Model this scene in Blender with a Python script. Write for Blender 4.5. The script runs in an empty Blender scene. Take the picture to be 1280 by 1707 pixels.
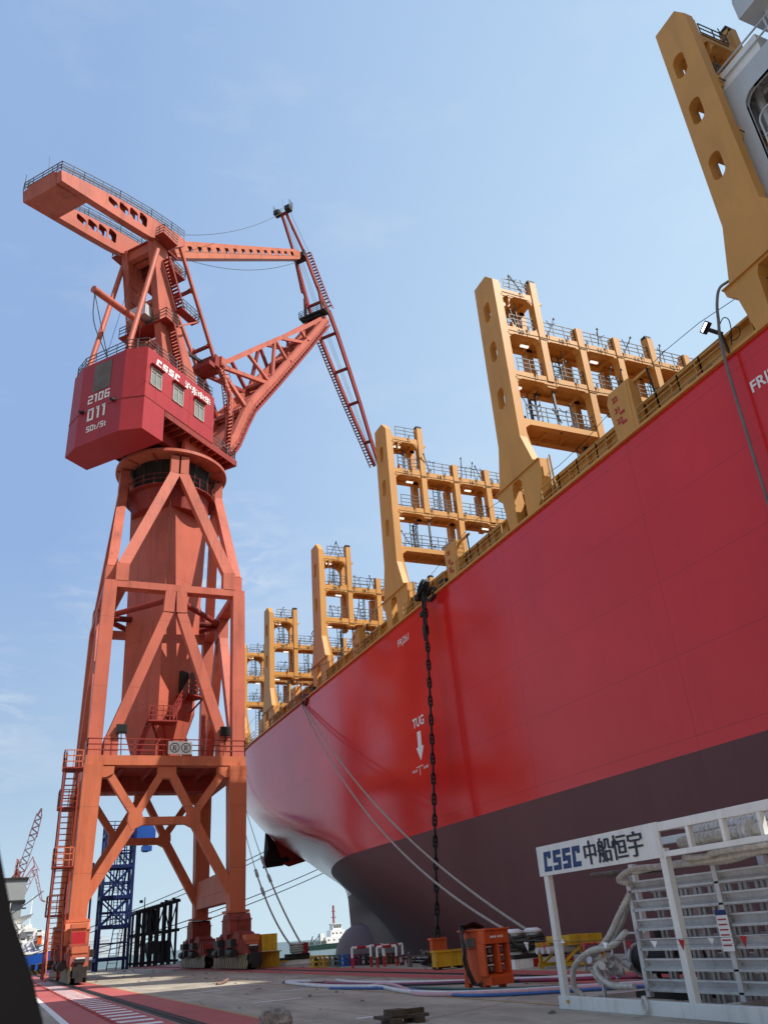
import bpy, bmesh, math, random
from mathutils import Vector as V, Matrix
from mathutils.geometry import tessellate_polygon
random.seed(7)
R=math.radians
sc=bpy.context.scene
COL=sc.collection
# ---------------------------------------------------------------- camera, sky, sun
cd=bpy.data.cameras.new('camera'); cam=bpy.data.objects.new('camera',cd); COL.objects.link(cam); sc.camera=cam
_c=(640,853.5); _f=1361.
def _cv(x,y): return V((x-_c[0],y-_c[1],_f)).normalized()
_up=_cv(440,-1780); _Y=_cv(-6,1604.6); _Y=(_Y-_up*_up.dot(_Y)).normalized(); _X=_Y.cross(_up)
# rows: world axes in camera coordinates (x right, y down, z forward) -> Blender camera (x right, y up, z back)
cam.matrix_world=Matrix(((_X.x,-_X.y,-_X.z,0),(_Y.x,-_Y.y,-_Y.z,0),(_up.x,-_up.y,-_up.z,1.4),(0,0,0,1)))
cd.sensor_width=36; cd.lens=_f/1707*36; cd.clip_start=.05; cd.clip_end=12000
cd.dof.use_dof=True; cd.dof.focus_distance=40; cd.dof.aperture_fstop=13
SUN_EL=R(50); SUN_AZ=R(45)            # azimuth: from -Y (behind the camera) turned towards +X (the ship)
sd=V((math.sin(SUN_AZ)*math.cos(SUN_EL),-math.cos(SUN_AZ)*math.cos(SUN_EL),math.sin(SUN_EL)))
ld=bpy.data.lights.new('sun','SUN'); ld.energy=5.0; ld.angle=R(.5); ld.color=(1,.95,.87)
sun=bpy.data.objects.new('sun',ld); COL.objects.link(sun); sun.rotation_euler=sd.to_track_quat('Z','Y').to_euler(); sun.location=(60,-60,90)
w=bpy.data.worlds.new('World'); sc.world=w; w.use_nodes=True
nt=w.node_tree; N=nt.nodes; L=nt.links; bg=N['Background']; bg.inputs['Strength'].default_value=.087
sky=N.new('ShaderNodeTexSky'); sky.sky_type='NISHITA'; sky.sun_disc=False; sky.sun_elevation=SUN_EL
sky.sun_rotation=math.atan2(sd.x,sd.y); sky.air_density=1.0; sky.dust_density=.35; sky.ozone_density=1.2; sky.altitude=0
tc=N.new('ShaderNodeTexCoord'); sx=N.new('ShaderNodeSeparateXYZ'); L.new(tc.outputs['Generated'],sx.inputs[0])
el=N.new('ShaderNodeValToRGB'); el.color_ramp.interpolation='EASE'; _e=el.color_ramp.elements; _e[0].position=0; _e[0].color=(.97,.97,.97,1); _e[1].position=1; _e[1].color=(.85,.85,.85,1)
L.new(sx.outputs['Z'],el.inputs[0])
def crp(src,stops):
    r=N.new('ShaderNodeValToRGB'); e=r.color_ramp.elements
    while len(e)<len(stops): e.new(.5)
    for i,(p_,c_) in enumerate(stops): e[i].position=p_; e[i].color=(*c_,1)
    L.new(src,r.inputs[0]); return r.outputs[0]
def mxc(f_,a_,b_):
    q=N.new('ShaderNodeMixRGB'); L.new(f_,q.inputs[0]); L.new(a_,q.inputs[1]); L.new(b_,q.inputs[2]); return q.outputs[0]
left=crp(sx.outputs['Z'],[(0,(.60,.77,.86)),(.16,(.42,.58,.78)),(.42,(.305,.465,.78)),(1,(.36,.54,.86))])      # hazy summer sky, left of the view
right=crp(sx.outputs['Z'],[(0,(.62,.79,.90)),(.3,(.60,.80,1.0)),(1,(.60,.82,1.05))])                          # brighter towards the sun
ax=crp(sx.outputs['X'],[(.0,(0,0,0)),(.62,(1,1,1))]); hzc=mxc(ax,left,right)
ng=N.new('ShaderNodeMath'); ng.operation='MULTIPLY'; ng.inputs[1].default_value=-1; L.new(sx.outputs['Y'],ng.inputs[0])      # milky white sky round the sun, behind the camera
wh=N.new('ShaderNodeRGB'); wh.outputs[0].default_value=(.60,.59,.57,1); hzc=mxc(crp(ng.outputs[0],[(.0,(0,0,0)),(.75,(.95,.95,.95))]),hzc,wh.outputs[0])
sc10=N.new('ShaderNodeVectorMath'); sc10.operation='SCALE'; sc10.inputs['Scale'].default_value=10; L.new(hzc,sc10.inputs[0])
hz_=N.new('ShaderNodeMixRGB'); L.new(el.outputs[0],hz_.inputs['Fac']); L.new(sky.outputs[0],hz_.inputs['Color1']); L.new(sc10.outputs[0],hz_.inputs['Color2'])
mp=N.new('ShaderNodeMapping'); mp.inputs['Scale'].default_value=(1,1,3.2)
nz=N.new('ShaderNodeTexNoise'); nz.inputs['Scale'].default_value=2.6; nz.inputs['Detail'].default_value=7; nz.inputs['Roughness'].default_value=.62
rp=N.new('ShaderNodeValToRGB'); rp.color_ramp.elements[0].position=.50; rp.color_ramp.elements[1].position=.80; rp.color_ramp.elements[1].color=(.40,.40,.40,1)
mx=N.new('ShaderNodeMixRGB'); mx.inputs['Color2'].default_value=(7.5,8.0,8.6,1)
L.new(tc.outputs['Generated'],mp.inputs['Vector']); L.new(mp.outputs[0],nz.inputs['Vector']); L.new(nz.outputs['Fac'],rp.inputs[0])
L.new(hz_.outputs[0],mx.inputs['Color1']); L.new(rp.outputs[0],mx.inputs['Fac']); cur=mx.outputs[0]
fz=N.new('ShaderNodeTexNoise'); fz.inputs['Scale'].default_value=16; fz.inputs['Detail'].default_value=9; fz.inputs['Roughness'].default_value=.66; fz.inputs['Distortion'].default_value=.8
L.new(mp.outputs[0],fz.inputs['Vector'])
for d_,w_,a_ in(((.199,.893,.403),.11,.6),((-.105,.963,.25),.12,.55),((.06,.93,.36),.09,.3),((-.05,.975,.21),.10,.4)):      # a few faint wisps low over the harbour
    q=N.new('ShaderNodeVectorMath'); q.operation='DISTANCE'; L.new(tc.outputs['Generated'],q.inputs[0]); q.inputs[1].default_value=V(d_).normalized()
    r1=N.new('ShaderNodeMapRange'); r1.inputs[1].default_value=0; r1.inputs[2].default_value=w_; r1.inputs[3].default_value=a_; r1.inputs[4].default_value=0; L.new(q.outputs['Value'],r1.inputs[0])
    r2=N.new('ShaderNodeMapRange'); r2.inputs[1].default_value=.46; r2.inputs[2].default_value=.66; L.new(fz.outputs['Fac'],r2.inputs[0])
    r3=N.new('ShaderNodeMath'); r3.operation='MULTIPLY'; L.new(r1.outputs[0],r3.inputs[0]); L.new(r2.outputs[0],r3.inputs[1])
    q=N.new('ShaderNodeMixRGB'); L.new(r3.outputs[0],q.inputs[0]); L.new(cur,q.inputs[1]); q.inputs[2].default_value=(7.6,8.2,8.8,1); cur=q.outputs[0]
L.new(cur,bg.inputs['Color'])
sc.view_settings.view_transform='Standard'; sc.view_settings.look='None'; sc.view_settings.exposure=.2; sc.view_settings.gamma=1
sc.render.engine='CYCLES'; sc.cycles.max_bounces=6
# ---------------------------------------------------------------- materials
MATS={}
def mat(name,col,rough=.5,var=.12,scale=.6,metal=0,dirt=None,dirtamt=.0,streak=True,bump=0,spec=.32,emit=None,coat=0,joint=0):
    if name in MATS: return MATS[name]
    m=bpy.data.materials.new(name); m.use_nodes=True; n=m.node_tree.nodes; l=m.node_tree.links; b=n['Principled BSDF']
    b.inputs['Roughness'].default_value=rough; b.inputs['Metallic'].default_value=metal; b.inputs['Specular IOR Level'].default_value=spec
    b.inputs['Coat Weight'].default_value=coat
    t=n.new('ShaderNodeTexCoord'); a=n.new('ShaderNodeTexNoise'); a.inputs['Scale'].default_value=scale; a.inputs['Detail'].default_value=6; a.inputs['Roughness'].default_value=.65
    l.new(t.outputs['Object'],a.inputs['Vector'])
    r=n.new('ShaderNodeValToRGB'); e=r.color_ramp.elements; e[0].position=.3; e[1].position=.72
    e[0].color=(*[c*(1-var) for c in col],1); e[1].color=(*[min(1,c*(1+var)) for c in col],1)
    l.new(a.outputs['Fac'],r.inputs[0]); out=r.outputs[0]
    if dirt:
        q=n.new('ShaderNodeMapping'); q.inputs['Scale'].default_value=(2.2,2.2,.28 if streak else 2.2); l.new(t.outputs['Object'],q.inputs[0])
        d=n.new('ShaderNodeTexNoise'); d.inputs['Scale'].default_value=scale*1.6; d.inputs['Detail'].default_value=9; d.inputs['Roughness'].default_value=.72; l.new(q.outputs[0],d.inputs['Vector'])
        k=n.new('ShaderNodeValToRGB'); k.color_ramp.elements[0].position=.50; k.color_ramp.elements[1].position=.70; k.color_ramp.elements[1].color=(dirtamt,)*3+(1,)
        l.new(d.outputs['Fac'],k.inputs[0]); x=n.new('ShaderNodeMixRGB'); x.inputs['Color2'].default_value=(*dirt,1)
        l.new(k.outputs[0],x.inputs['Fac']); l.new(out,x.inputs['Color1']); out=x.outputs[0]
    if joint:      # welded plate joints as thin dark lines
        sp=n.new('ShaderNodeSeparateXYZ'); l.new(t.outputs['Object'],sp.inputs[0]); pr=sp.outputs['Z']
        for o_,v_ in(('DIVIDE',joint),('FRACT',None),('SUBTRACT',.5),('ABSOLUTE',None),('LESS_THAN',.016/joint),('MULTIPLY',.45)):
            q=n.new('ShaderNodeMath'); q.operation=o_; l.new(pr,q.inputs[0]); pr=q.outputs[0]
            if v_ is not None: q.inputs[1].default_value=v_
        x=n.new('ShaderNodeMixRGB'); x.inputs['Color2'].default_value=(.10,.03,.02,1); l.new(pr,x.inputs['Fac']); l.new(out,x.inputs['Color1']); out=x.outputs[0]
    l.new(out,b.inputs['Base Color'])
    if bump:
        u=n.new('ShaderNodeBump'); u.inputs['Strength'].default_value=bump; u.inputs['Distance'].default_value=.05
        l.new(a.outputs['Fac'],u.inputs['Height']); l.new(u.outputs[0],b.inputs['Normal'])
    if emit:
        b.inputs['Emission Color'].default_value=(*emit[0],1); b.inputs['Emission Strength'].default_value=emit[1]
    MATS[name]=m; return m
salmon=mat('salmon_paint',(.50,.125,.078),.55,.16,.25,dirt=(.20,.045,.03),dirtamt=.6,joint=5.3)
orange=mat('portal_paint',(.53,.145,.070),.55,.10,.25,dirt=(.20,.05,.03),dirtamt=.5,joint=4.1)
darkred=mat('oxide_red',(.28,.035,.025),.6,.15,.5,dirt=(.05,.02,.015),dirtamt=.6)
house=mat('crimson_house',(.38,.028,.034),.5,.07,.2,dirt=(.2,.02,.03),dirtamt=.35)
grease=mat('grease_black',(.02,.015,.013),.6,.3,1)
iron=mat('dark_iron',(.035,.033,.032),.55,.3,2,metal=.3)
chainm=mat('chain_black',(.018,.016,.016),.45,.3,3)
yel=mat('ochre_paint',(.60,.29,.068),.5,.10,.3,dirt=(.36,.17,.05),dirtamt=.4)
railg=mat('galvanised_dark',(.10,.10,.10),.5,.2,3,metal=.4)
rails_y=mat('ochre_rail',(.45,.27,.10),.5,.15,2)
white=mat('white_paint',(.78,.78,.77),.45,.06,2)
wlet=mat('white_lettering',(.80,.78,.76),.5,.05,2)
redm=mat('red_marking',(.40,.02,.03),.5,.1,2)
greyw=mat('superstructure_grey',(.50,.53,.56),.45,.06,.4,dirt=(.3,.3,.3),dirtamt=.25)
gant=mat('gantry_grey_white',(.66,.67,.65),.45,.08,1.5,dirt=(.32,.27,.22),dirtamt=.35)
steel=mat('galvanised_steel',(.55,.555,.56),.42,.15,2,metal=.3,dirt=(.2,.18,.16),dirtamt=.4)
cabl=mat('cable_black',(.012,.012,.013),.35,.2,3,spec=.6)
pilm=mat('pillar_black',(.006,.006,.007),.9,.1,2,spec=.05)
cabm=mat('cabinet_orange',(.62,.09,.02),.5,.12,1.5,dirt=(.14,.05,.03),dirtamt=.7)
rub=mat('black_rubber',(.008,.008,.009),.6,.3,3)
ropem=mat('hemp_rope',(.36,.33,.29),.9,.25,8,bump=.6)
ropew=mat('pale_rope',(.50,.49,.47),.9,.2,8,bump=.6)
roped=mat('dark_rope',(.07,.066,.06),.9,.35,10,bump=.8)
ybin=mat('yellow_steel',(.62,.36,.02),.55,.15,1.5,dirt=(.18,.09,.03),dirtamt=.7)
obin=mat('orange_steel',(.70,.12,.03),.5,.12,1.5,dirt=(.2,.06,.03),dirtamt=.5)
navy=mat('navy_blue_paint',(.006,.018,.095),.45,.2,.6)
blk=mat('black_steel',(.02,.025,.035),.6,.3,.6)
lampw=mat('lamp_glass',(.9,.9,.85),.2,.02,1,emit=((1,.97,.9),.9))
glass=mat('window_glass',(.24,.26,.24),.12,.15,1.2)
frame=mat('window_frame',(.45,.38,.33),.5,.1,1)
patch=mat('grey_hatch',(.15,.12,.11),.7,.3,1.2)
concr=mat('concrete_block',(.45,.43,.40),.9,.2,4,bump=.5)
# ---------------------------------------------------------------- mesh builder
class M:
    def __init__(s): s.v=[]; s.f=[]; s.cuts=[]
    def cut(s): s.cuts.append((len(s.v),len(s.f))); return s
    def add(s,vs,fs):
        b=len(s.v); s.v+= [V(x) for x in vs]; s.f+=[tuple(i+b for i in f) for f in fs]; return s
    def box(s,c,d,r=None):
        c=V(c); h=V(d)/2; q=[V((x*h.x,y*h.y,z*h.z)) for x in(-1,1) for y in(-1,1) for z in(-1,1)]
        if r: q=[r@p for p in q]
        return s.add([c+p for p in q],[(0,1,3,2),(4,6,7,5),(0,4,5,1),(2,3,7,6),(0,2,6,4),(1,5,7,3)])
    def bx(s,x0,x1,y0,y1,z0,z1): return s.box(((x0+x1)/2,(y0+y1)/2,(z0+z1)/2),(x1-x0,y1-y0,z1-z0))
    def bar(s,p,q,w=.3,h=None,up=(0,0,1),w2=None,h2=None):
        p=V(p);q=V(q);h=h or w; w2=w2 or w; h2=h2 or h; d=(q-p).normalized(); u=V(up)
        if abs(d.dot(u))>.98: u=V((0,1,0)) if abs(d.y)<.9 else V((1,0,0))
        a=d.cross(u).normalized(); b=a.cross(d).normalized()
        vs=[p+a*x*w/2+b*y*h/2 for x,y in((-1,-1),(1,-1),(1,1),(-1,1))]+[q+a*x*w2/2+b*y*h2/2 for x,y in((-1,-1),(1,-1),(1,1),(-1,1))]
        return s.add(vs,[(3,2,1,0),(4,5,6,7),(0,1,5,4),(1,2,6,5),(2,3,7,6),(3,0,4,7)])
    def nb(s,p,q,lat,inp=None,up=None): inp=inp or lat; return s.bar(p,q,inp,lat,up=up)
    def cyl(s,p,q,r,r2=None,n=12,caps=True):
        p=V(p);q=V(q);r2=r if r2 is None else r2; d=(q-p).normalized(); u=V((0,0,1)) if abs(d.z)<.9 else V((1,0,0))
        a=d.cross(u).normalized(); b=d.cross(a)
        c=[a*math.cos(2*math.pi*i/n)+b*math.sin(2*math.pi*i/n) for i in range(n)]
        fs=[(i,(i+1)%n,n+(i+1)%n,n+i) for i in range(n)]
        if caps: fs+=[tuple(range(n-1,-1,-1)),tuple(range(n,2*n))]
        return s.add([p+k*r for k in c]+[q+k*r2 for k in c],fs)
    def tube(s,pts,r,n=6,closed=False):
        P=[V(p) for p in pts]; k=len(P); vs=[]; prev=None
        for i,p in enumerate(P):
            if closed: d=(P[(i+1)%k]-P[i-1]).normalized()
            else: d=(P[min(i+1,k-1)]-P[max(i-1,0)]).normalized()
            if prev is None: u=V((0,0,1)) if abs(d.z)<.9 else V((1,0,0)); a=d.cross(u).normalized()
            else: a=(prev-d*prev.dot(d)).normalized()
            prev=a; b=d.cross(a)
            vs+=[p+(a*math.cos(2*math.pi*j/n)+b*math.sin(2*math.pi*j/n))*r for j in range(n)]
        m=k if closed else k-1
        fs=[(i*n+j,i*n+(j+1)%n,((i+1)%k)*n+(j+1)%n,((i+1)%k)*n+j) for i in range(m) for j in range(n)]
        if not closed: fs+=[tuple(range(n-1,-1,-1)),tuple(range((k-1)*n,k*n))]
        return s.add(vs,fs)
    def plate(s,loops,f,th):      # loops: outline + holes in 2-D, f maps (a,b)->3-D, th extrusion vector
        L3=[[V((a,b,0)) for a,b in lp] for lp in loops]; flat=[p for lp in L3 for p in lp]; n=len(flat); th=V(th)
        T=tessellate_polygon(L3); top=[V(f(p.x,p.y)) for p in flat]
        fs=[tuple(t) for t in T]+[(t[2]+n,t[1]+n,t[0]+n) for t in T]; o=0
        for lp in L3:
            k=len(lp); fs+=[(o+i,o+(i+1)%k,o+(i+1)%k+n,o+i+n) for i in range(k)]; o+=k
        return s.add(top+[p+th for p in top],fs)
    def build(s,name,m,parent=None,root=None,label=None,smooth=False,kind=None,bevel=0):
        if s.cuts:
            first=None; c=[(0,0)]+s.cuts+[(len(s.v),len(s.f))]
            for (v0,f0),(v1,f1) in zip(c,c[1:]):
                if v1==v0: continue
                q=M(); q.v=s.v[v0:v1]; q.f=[tuple(i-v0 for i in f) for f in s.f[f0:f1]]
                o=q.build(name,m,parent,root,label,smooth,kind,bevel); first=first or o
            return first
        o0=V((0,0,0)); t=parent
        while t is not None: o0+=t.location; t=t.parent
        loc=V(root) if root is not None else V((0,0,0))
        me=bpy.data.meshes.new(name); me.from_pydata([tuple(p-o0-loc) for p in s.v],[],s.f)
        bm=bmesh.new(); bm.from_mesh(me); bmesh.ops.recalc_face_normals(bm,faces=bm.faces); bm.to_mesh(me); bm.free()
        if smooth:
            for p in me.polygons: p.use_smooth=True
        me.materials.append(m); o=bpy.data.objects.new(name,me); COL.objects.link(o); o.parent=parent; o.location=loc
        if label: o['label']=label
        if kind: o['kind']=kind
        if bevel:
            b=o.modifiers.new('bevel','BEVEL'); b.width=bevel; b.segments=2; b.limit_method='ANGLE'
        return o
def tag(o,label,cat,group=None):
    o['label']=label; o['category']=cat
    if group: o['group']=group
    return o
def thing(name,loc,label,cat,group=None):
    o=bpy.data.objects.new(name,None); COL.objects.link(o); o.location=loc; o.empty_display_size=.1; return tag(o,label,cat,group)
def rr(cx,cy,w,h,r=.3,n=4):        # rounded rectangle
    p=[]
    for sx,sy,a0 in((1,1,0),(-1,1,90),(-1,-1,180),(1,-1,270)):
        for i in range(n+1):
            a=R(a0+90*i/n); p.append((cx+sx*(w/2-r)+r*math.cos(a),cy+sy*(h/2-r)+r*math.sin(a)))
    return p
def rail(m,pts,h=1.05,step=1.4,r=.025,rows=(1,.66,.33),close=False):
    P=[V(p) for p in pts]
    for a,b in zip(P,P[1:]):
        n=max(1,round((b-a).length/step))
        for i in range(n+1):
            q=a+(b-a)*i/n; m.bar(q,q+V((0,0,h)),r*2)
        for k in rows: m.bar(a+V((0,0,h*k)),b+V((0,0,h*k)),r*2)
    return m
def stairs(m,a,b,wv,n=None,th=.05,st=.22):     # straight flight; wv = width vector
    a=V(a);b=V(b);wv=V(wv); n=n or max(2,round((b-a).length/.42))
    m.bar(a,b,th,st); m.bar(a+wv,b+wv,th,st)
    d=(b-a); hd=V((d.x,d.y,0)); hd=hd.normalized()*.26 if hd.length>.1 else wv.normalized().cross(V((0,0,1)))*.1
    for i in range(n):
        p=a+d*(i+.5)/n; m.add([p-hd/2,p+hd/2,p+wv+hd/2,p+wv-hd/2,p-hd/2-V((0,0,.04)),p+hd/2-V((0,0,.04)),p+wv+hd/2-V((0,0,.04)),p+wv-hd/2-V((0,0,.04))],[(0,1,2,3),(7,6,5,4),(0,4,5,1),(1,5,6,2),(2,6,7,3),(3,7,4,0)])
    return m
def ladder(m,a,b,wv,step=.35,r=.03):
    a=V(a);b=V(b);wv=V(wv); m.bar(a,b,r*2); m.bar(a+wv,b+wv,r*2); n=int((b-a).length/step)
    for i in range(1,n): p=a+(b-a)*i/n; m.bar(p,p+wv,r*1.6)
    return m
# block letters as stroke rectangles in a 1 x 1.6 cell
_t=.26
SEG={'a':(0,1.6-_t,1,1.6),'b':(1-_t,.8,1,1.6),'c':(1-_t,0,1,.8),'d':(0,0,1,_t),'e':(0,0,_t,.8),'f':(0,.8,_t,1.6),'g':(0,.8-_t/2,1,.8+_t/2)}
GL={'0':'abcdef','1':'bc','2':'abged','5':'afgcd','6':'afgedc','S':'afgcd','C':'afed','O':'abcdef','/':'/','t':'t'}
def block(m,text,org,right,up,h,gap=.22,slant=.0,wf=1.0,cut=False,t=.26):
    _t=t; SEG={'a':(0,1.6-_t,1,1.6),'b':(1-_t,.8,1,1.6),'c':(1-_t,0,1,.8),'d':(0,0,1,_t),'e':(0,0,_t,.8),'f':(0,.8,_t,1.6),'g':(0,.8-_t/2,1,.8+_t/2)}
    s=h/1.6; x=0; right=V(right); up=V(up); org=V(org); nrm=right.cross(up).normalized()
    def quad(pts):
        P=[org+right*(a*s*wf+x+slant*b*s)+up*(b*s) for a,b in pts]; n=len(P)
        m.add(P+[p-nrm*.02 for p in P],[tuple(range(n)),tuple(range(2*n-1,n-1,-1))]+[(i,(i+1)%n,n+(i+1)%n,n+i) for i in range(n)])
    for ch in text:
        if ch==' ': x+=s*.8; continue
        g=GL[ch]
        if g=='/': quad([(0,0),(.25,0),(.75,1.6),(.5,1.6)]); x+=s*(.75+gap)*wf; continue
        if g=='t': quad([(.12,0),(.55,0),(.55,.22),(.36,.22),(.36,1.3),(.12,1.3)]); quad([(-.05,.8),(.6,.8),(.6,1.0),(-.05,1.0)]); x+=s*(.6+gap)*wf; continue
        if ch=='1': quad([(.25,0),(.55,0),(.55,1.6),(.0,1.6),(.0,1.3),(.25,1.3)]); x+=s*(.6+gap)*wf; continue
        for k in g:
            a,b,c,d=SEG[k]
 
            L_='f' in g or 'e' in g; R_='b' in g or 'c' in g; A_=_t if 'a' in g else 0; D_=_t if 'd' in g else 0
            if k=='b': b=.8 if 'c' in g else .8-_t/2; d=1.6-A_
            if k=='c': b=D_; d=.8 if 'b' in g else .8+_t/2
            if k=='f': b=.8 if 'e' in g else .8-_t/2; d=1.6-A_
            if k=='e': b=D_; d=.8 if 'f' in g else .8+_t/2
            if k=='g': a=_t; c=1-_t
            if ch=='C' and k=='a' and cut: c=.95
            quad([(a,b),(c,b),(c,d),(a,d)])
        if ch=='C' and cut: quad([(.95-_t,1.02),(.95,1.02),(.95,1.6-_t),(.95-_t,1.6-_t)])
        x+=s*(1+gap)*wf
    return x
def text(s,org,right,up,size,m,name,parent,bold=.0,align='LEFT',label=None,extr=.004):
    c=bpy.data.curves.new(name,'FONT'); c.body=s; c.size=size; c.offset=bold*size; c.extrude=extr; c.align_x=align
    t=bpy.data.objects.new(name,c); COL.objects.link(t); bpy.context.view_layer.update()
    me=bpy.data.meshes.new_from_object(t); COL.objects.unlink(t); bpy.data.objects.remove(t)
    right=V(right).normalized(); up=V(up).normalized(); nn=right.cross(up)
    mw=Matrix(((right.x,up.x,nn.x),(right.y,up.y,nn.y),(right.z,up.z,nn.z))); org=V(org)
    q=M(); q.v=[org+mw@v.co for v in me.vertices]; q.f=[tuple(p.vertices) for p in me.polygons]
    return q.build(name,m,parent,label=label)
def sag(a,b,s,n=24):
    a=V(a);b=V(b); return [a+(b-a)*t/n-V((0,0,4*s*(t/n)*(1-t/n))) for t in range(n+1)]
def bez(pts,n=10):                 # Catmull-Rom through points
    P=[V(p) for p in pts]; P=[P[0]*2-P[1]]+P+[P[-1]*2-P[-2]]; o=[]
    for i in range(1,len(P)-2):
        a,b,c,d=P[i-1:i+3]
        for k in range(n):
            t=k/n; o.append(.5*((2*b)+(c-a)*t+(2*a-5*b+4*c-d)*t*t+(3*b-a-3*c+d)*t**3))
    o.append(P[-2]); return o
# ---------------------------------------------------------------- the big portal crane
CX,CY=9.5,67.
TH=R(40); D=V((math.cos(TH),math.sin(TH),0)); NN=V((-math.sin(TH),math.cos(TH),0)); ZZ=V((0,0,1))
def U(u,v,z): return V((CX,CY,z))+D*u+NN*v
crane=thing('portal_crane',(CX,CY,0),'tall salmon red four legged harbour crane with crimson machinery house standing on the quay','crane')
def W(x,y,z): return V((CX+x,CY+y,z))
HX,HY=5.1,6.0
# portal legs with their feet flare
for sx in(-1,1):
    for sy in(-1,1):
        m=M(); p0=W(sx*5.1,sy*HY,3.5); p1=W(sx*5.0,sy*HY,13.0)
        m.bar(p0,p1,1.05,1.25,up=(0,1,0),w2=1.25,h2=1.3)
        m.plate([[(sx*4.4,5.3),(sx*5.2,5.3),(sx*5.2,3.5),(sx*4.65,3.5)]],lambda a,b:W(a,sy*HY-.45,b),(0,.9,0))
        m.plate([[(sx*4.5,12.95),(sx*3.6,12.95),(sx*3.62,12.45),(sx*4.1,12.2),(sx*4.5,12.2)]],lambda a,b:W(a,sy*HY-.45,b),(0,.9,0))
        m.box(W(sx*5.1,sy*HY,3.42),(1.5,1.7,.16))
        m.build('portal_leg',orange,crane)
for sy in(-1,1):                                     # front and rear brace frames
    m=M(); y=sy*HY; up=(0,1,0)
    def b(x1,z1,x2,z2,w,h=.62): m.bar(W(x1,y,z1),W(x2,y,z2),w,h,up=(0,1,0))
    for s in(-1,1):
        b(s*.35,12.5,s*1.9,9.75,.5); b(s*3.85,12.4,s*2.0,9.75,.5); b(s*1.95,9.4,s*4.75,4.7,.62)
        m.plate([[(s*1.45,9.1),(s*1.5,9.75),(s*1.72,10.15),(s*2.1,10.2),(s*2.42,9.8),(s*2.45,9.35),(s*2.2,8.75),(s*1.75,8.95)]],lambda a,c:W(a,y-.33,c),(0,.66,0))
    b(-1.6,9.35,1.6,9.35,.5)
    m.plate([[(-.62,12.96),(.62,12.96),(.62,12.4),(.3,12.15),(-.3,12.15),(-.62,12.4)]],lambda a,c:W(a,y-.33,c),(0,.66,0))
    m.build('portal_brace',orange,crane)
m=M()
for sx in(-1,1):
    m.cut(); m.bx(CX+sx*5.05-.4,CX+sx*5.05+.4,CY-HY+.6,CY+HY-.6,4.1,6.1); m.bx(CX+sx*5.05-.44,CX+sx*5.05+.44,CY-HY+.6,CY+HY-.6,4.85,4.91)
m.build('sill_beam',orange,crane)
m=M(); m.bx(CX-5.55,CX+5.55,CY-HY-.5,CY-HY+.5,13.0,13.66); m.cut(); m.bx(CX-5.55,CX+5.55,CY+HY-.5,CY+HY+.5,13.0,13.66)
for sx in(-1,1): m.cut(); m.bx(CX+sx*5.0-.5,CX+sx*5.0+.5,CY-HY+.5,CY+HY-.5,12.6,13.6)
m.build('portal_top_beam',orange,crane)
m=M(); m.bx(CX-4.5,CX+4.5,CY-HY+.5,CY+HY-.5,13.3,13.5); m.bx(CX-4.5,CX+4.5,CY-.5,CY+.5,12.2,13.3)
for x in(-3,-1,1,3): m.bx(CX+x-.12,CX+x+.12,CY-HY+.5,CY+HY-.5,12.9,13.3)
m.build('portal_deck',darkred,crane)
m=M(); e=[W(-5.5,-6.45,13.66),W(5.5,-6.45,13.66)]; rail(m,e,1.15,1.55,.03)
rail(m,[W(-5.5,-6.45,13.66),W(-5.5,6.4,13.66),W(5.5,6.4,13.66),W(5.5,-6.45,13.66)],1.15,1.55,.03)
m.build('deck_railing',darkred,crane)
# sign with two round emblems on the railing
m=M(); m.bx(CX-.05,CX+1.6,CY-6.62,CY-6.54,13.75,14.65); sg=m.build('round_emblem_sign',white,crane)
m=M()
for k in(0,1):
    c=V((CX+.38+.8*k,CY-6.63,14.2)); m.tube([c+V((math.cos(a)*.32,0,math.sin(a)*.32)) for a in [2*math.pi*i/20 for i in range(20)]],.03,4,True)
    for dx,dz,ww,hh in((-.08,.1,.06,.16),(.06,.12,.14,.05),(.0,-.02,.22,.05),(-.1,-.12,.06,.14),(.07,-.14,.12,.06)): m.box(c+V((dx,-.01,dz)),(ww,.03,hh))
m.build('emblem',iron,sg)
for x in(-3.35,4.0):
    m=M(); m.bar(W(x+.1,-6.4,13.7),W(x,-6.5,15.2),.06); m.box(W(x,-6.6,15.45),(.75,.35,.6)); fl=m.build('floodlight',iron,crane)
    m=M(); m.box(W(x,-6.79,15.45),(.6,.03,.45)); m.build('lamp_glass_pane',rub,fl)
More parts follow.
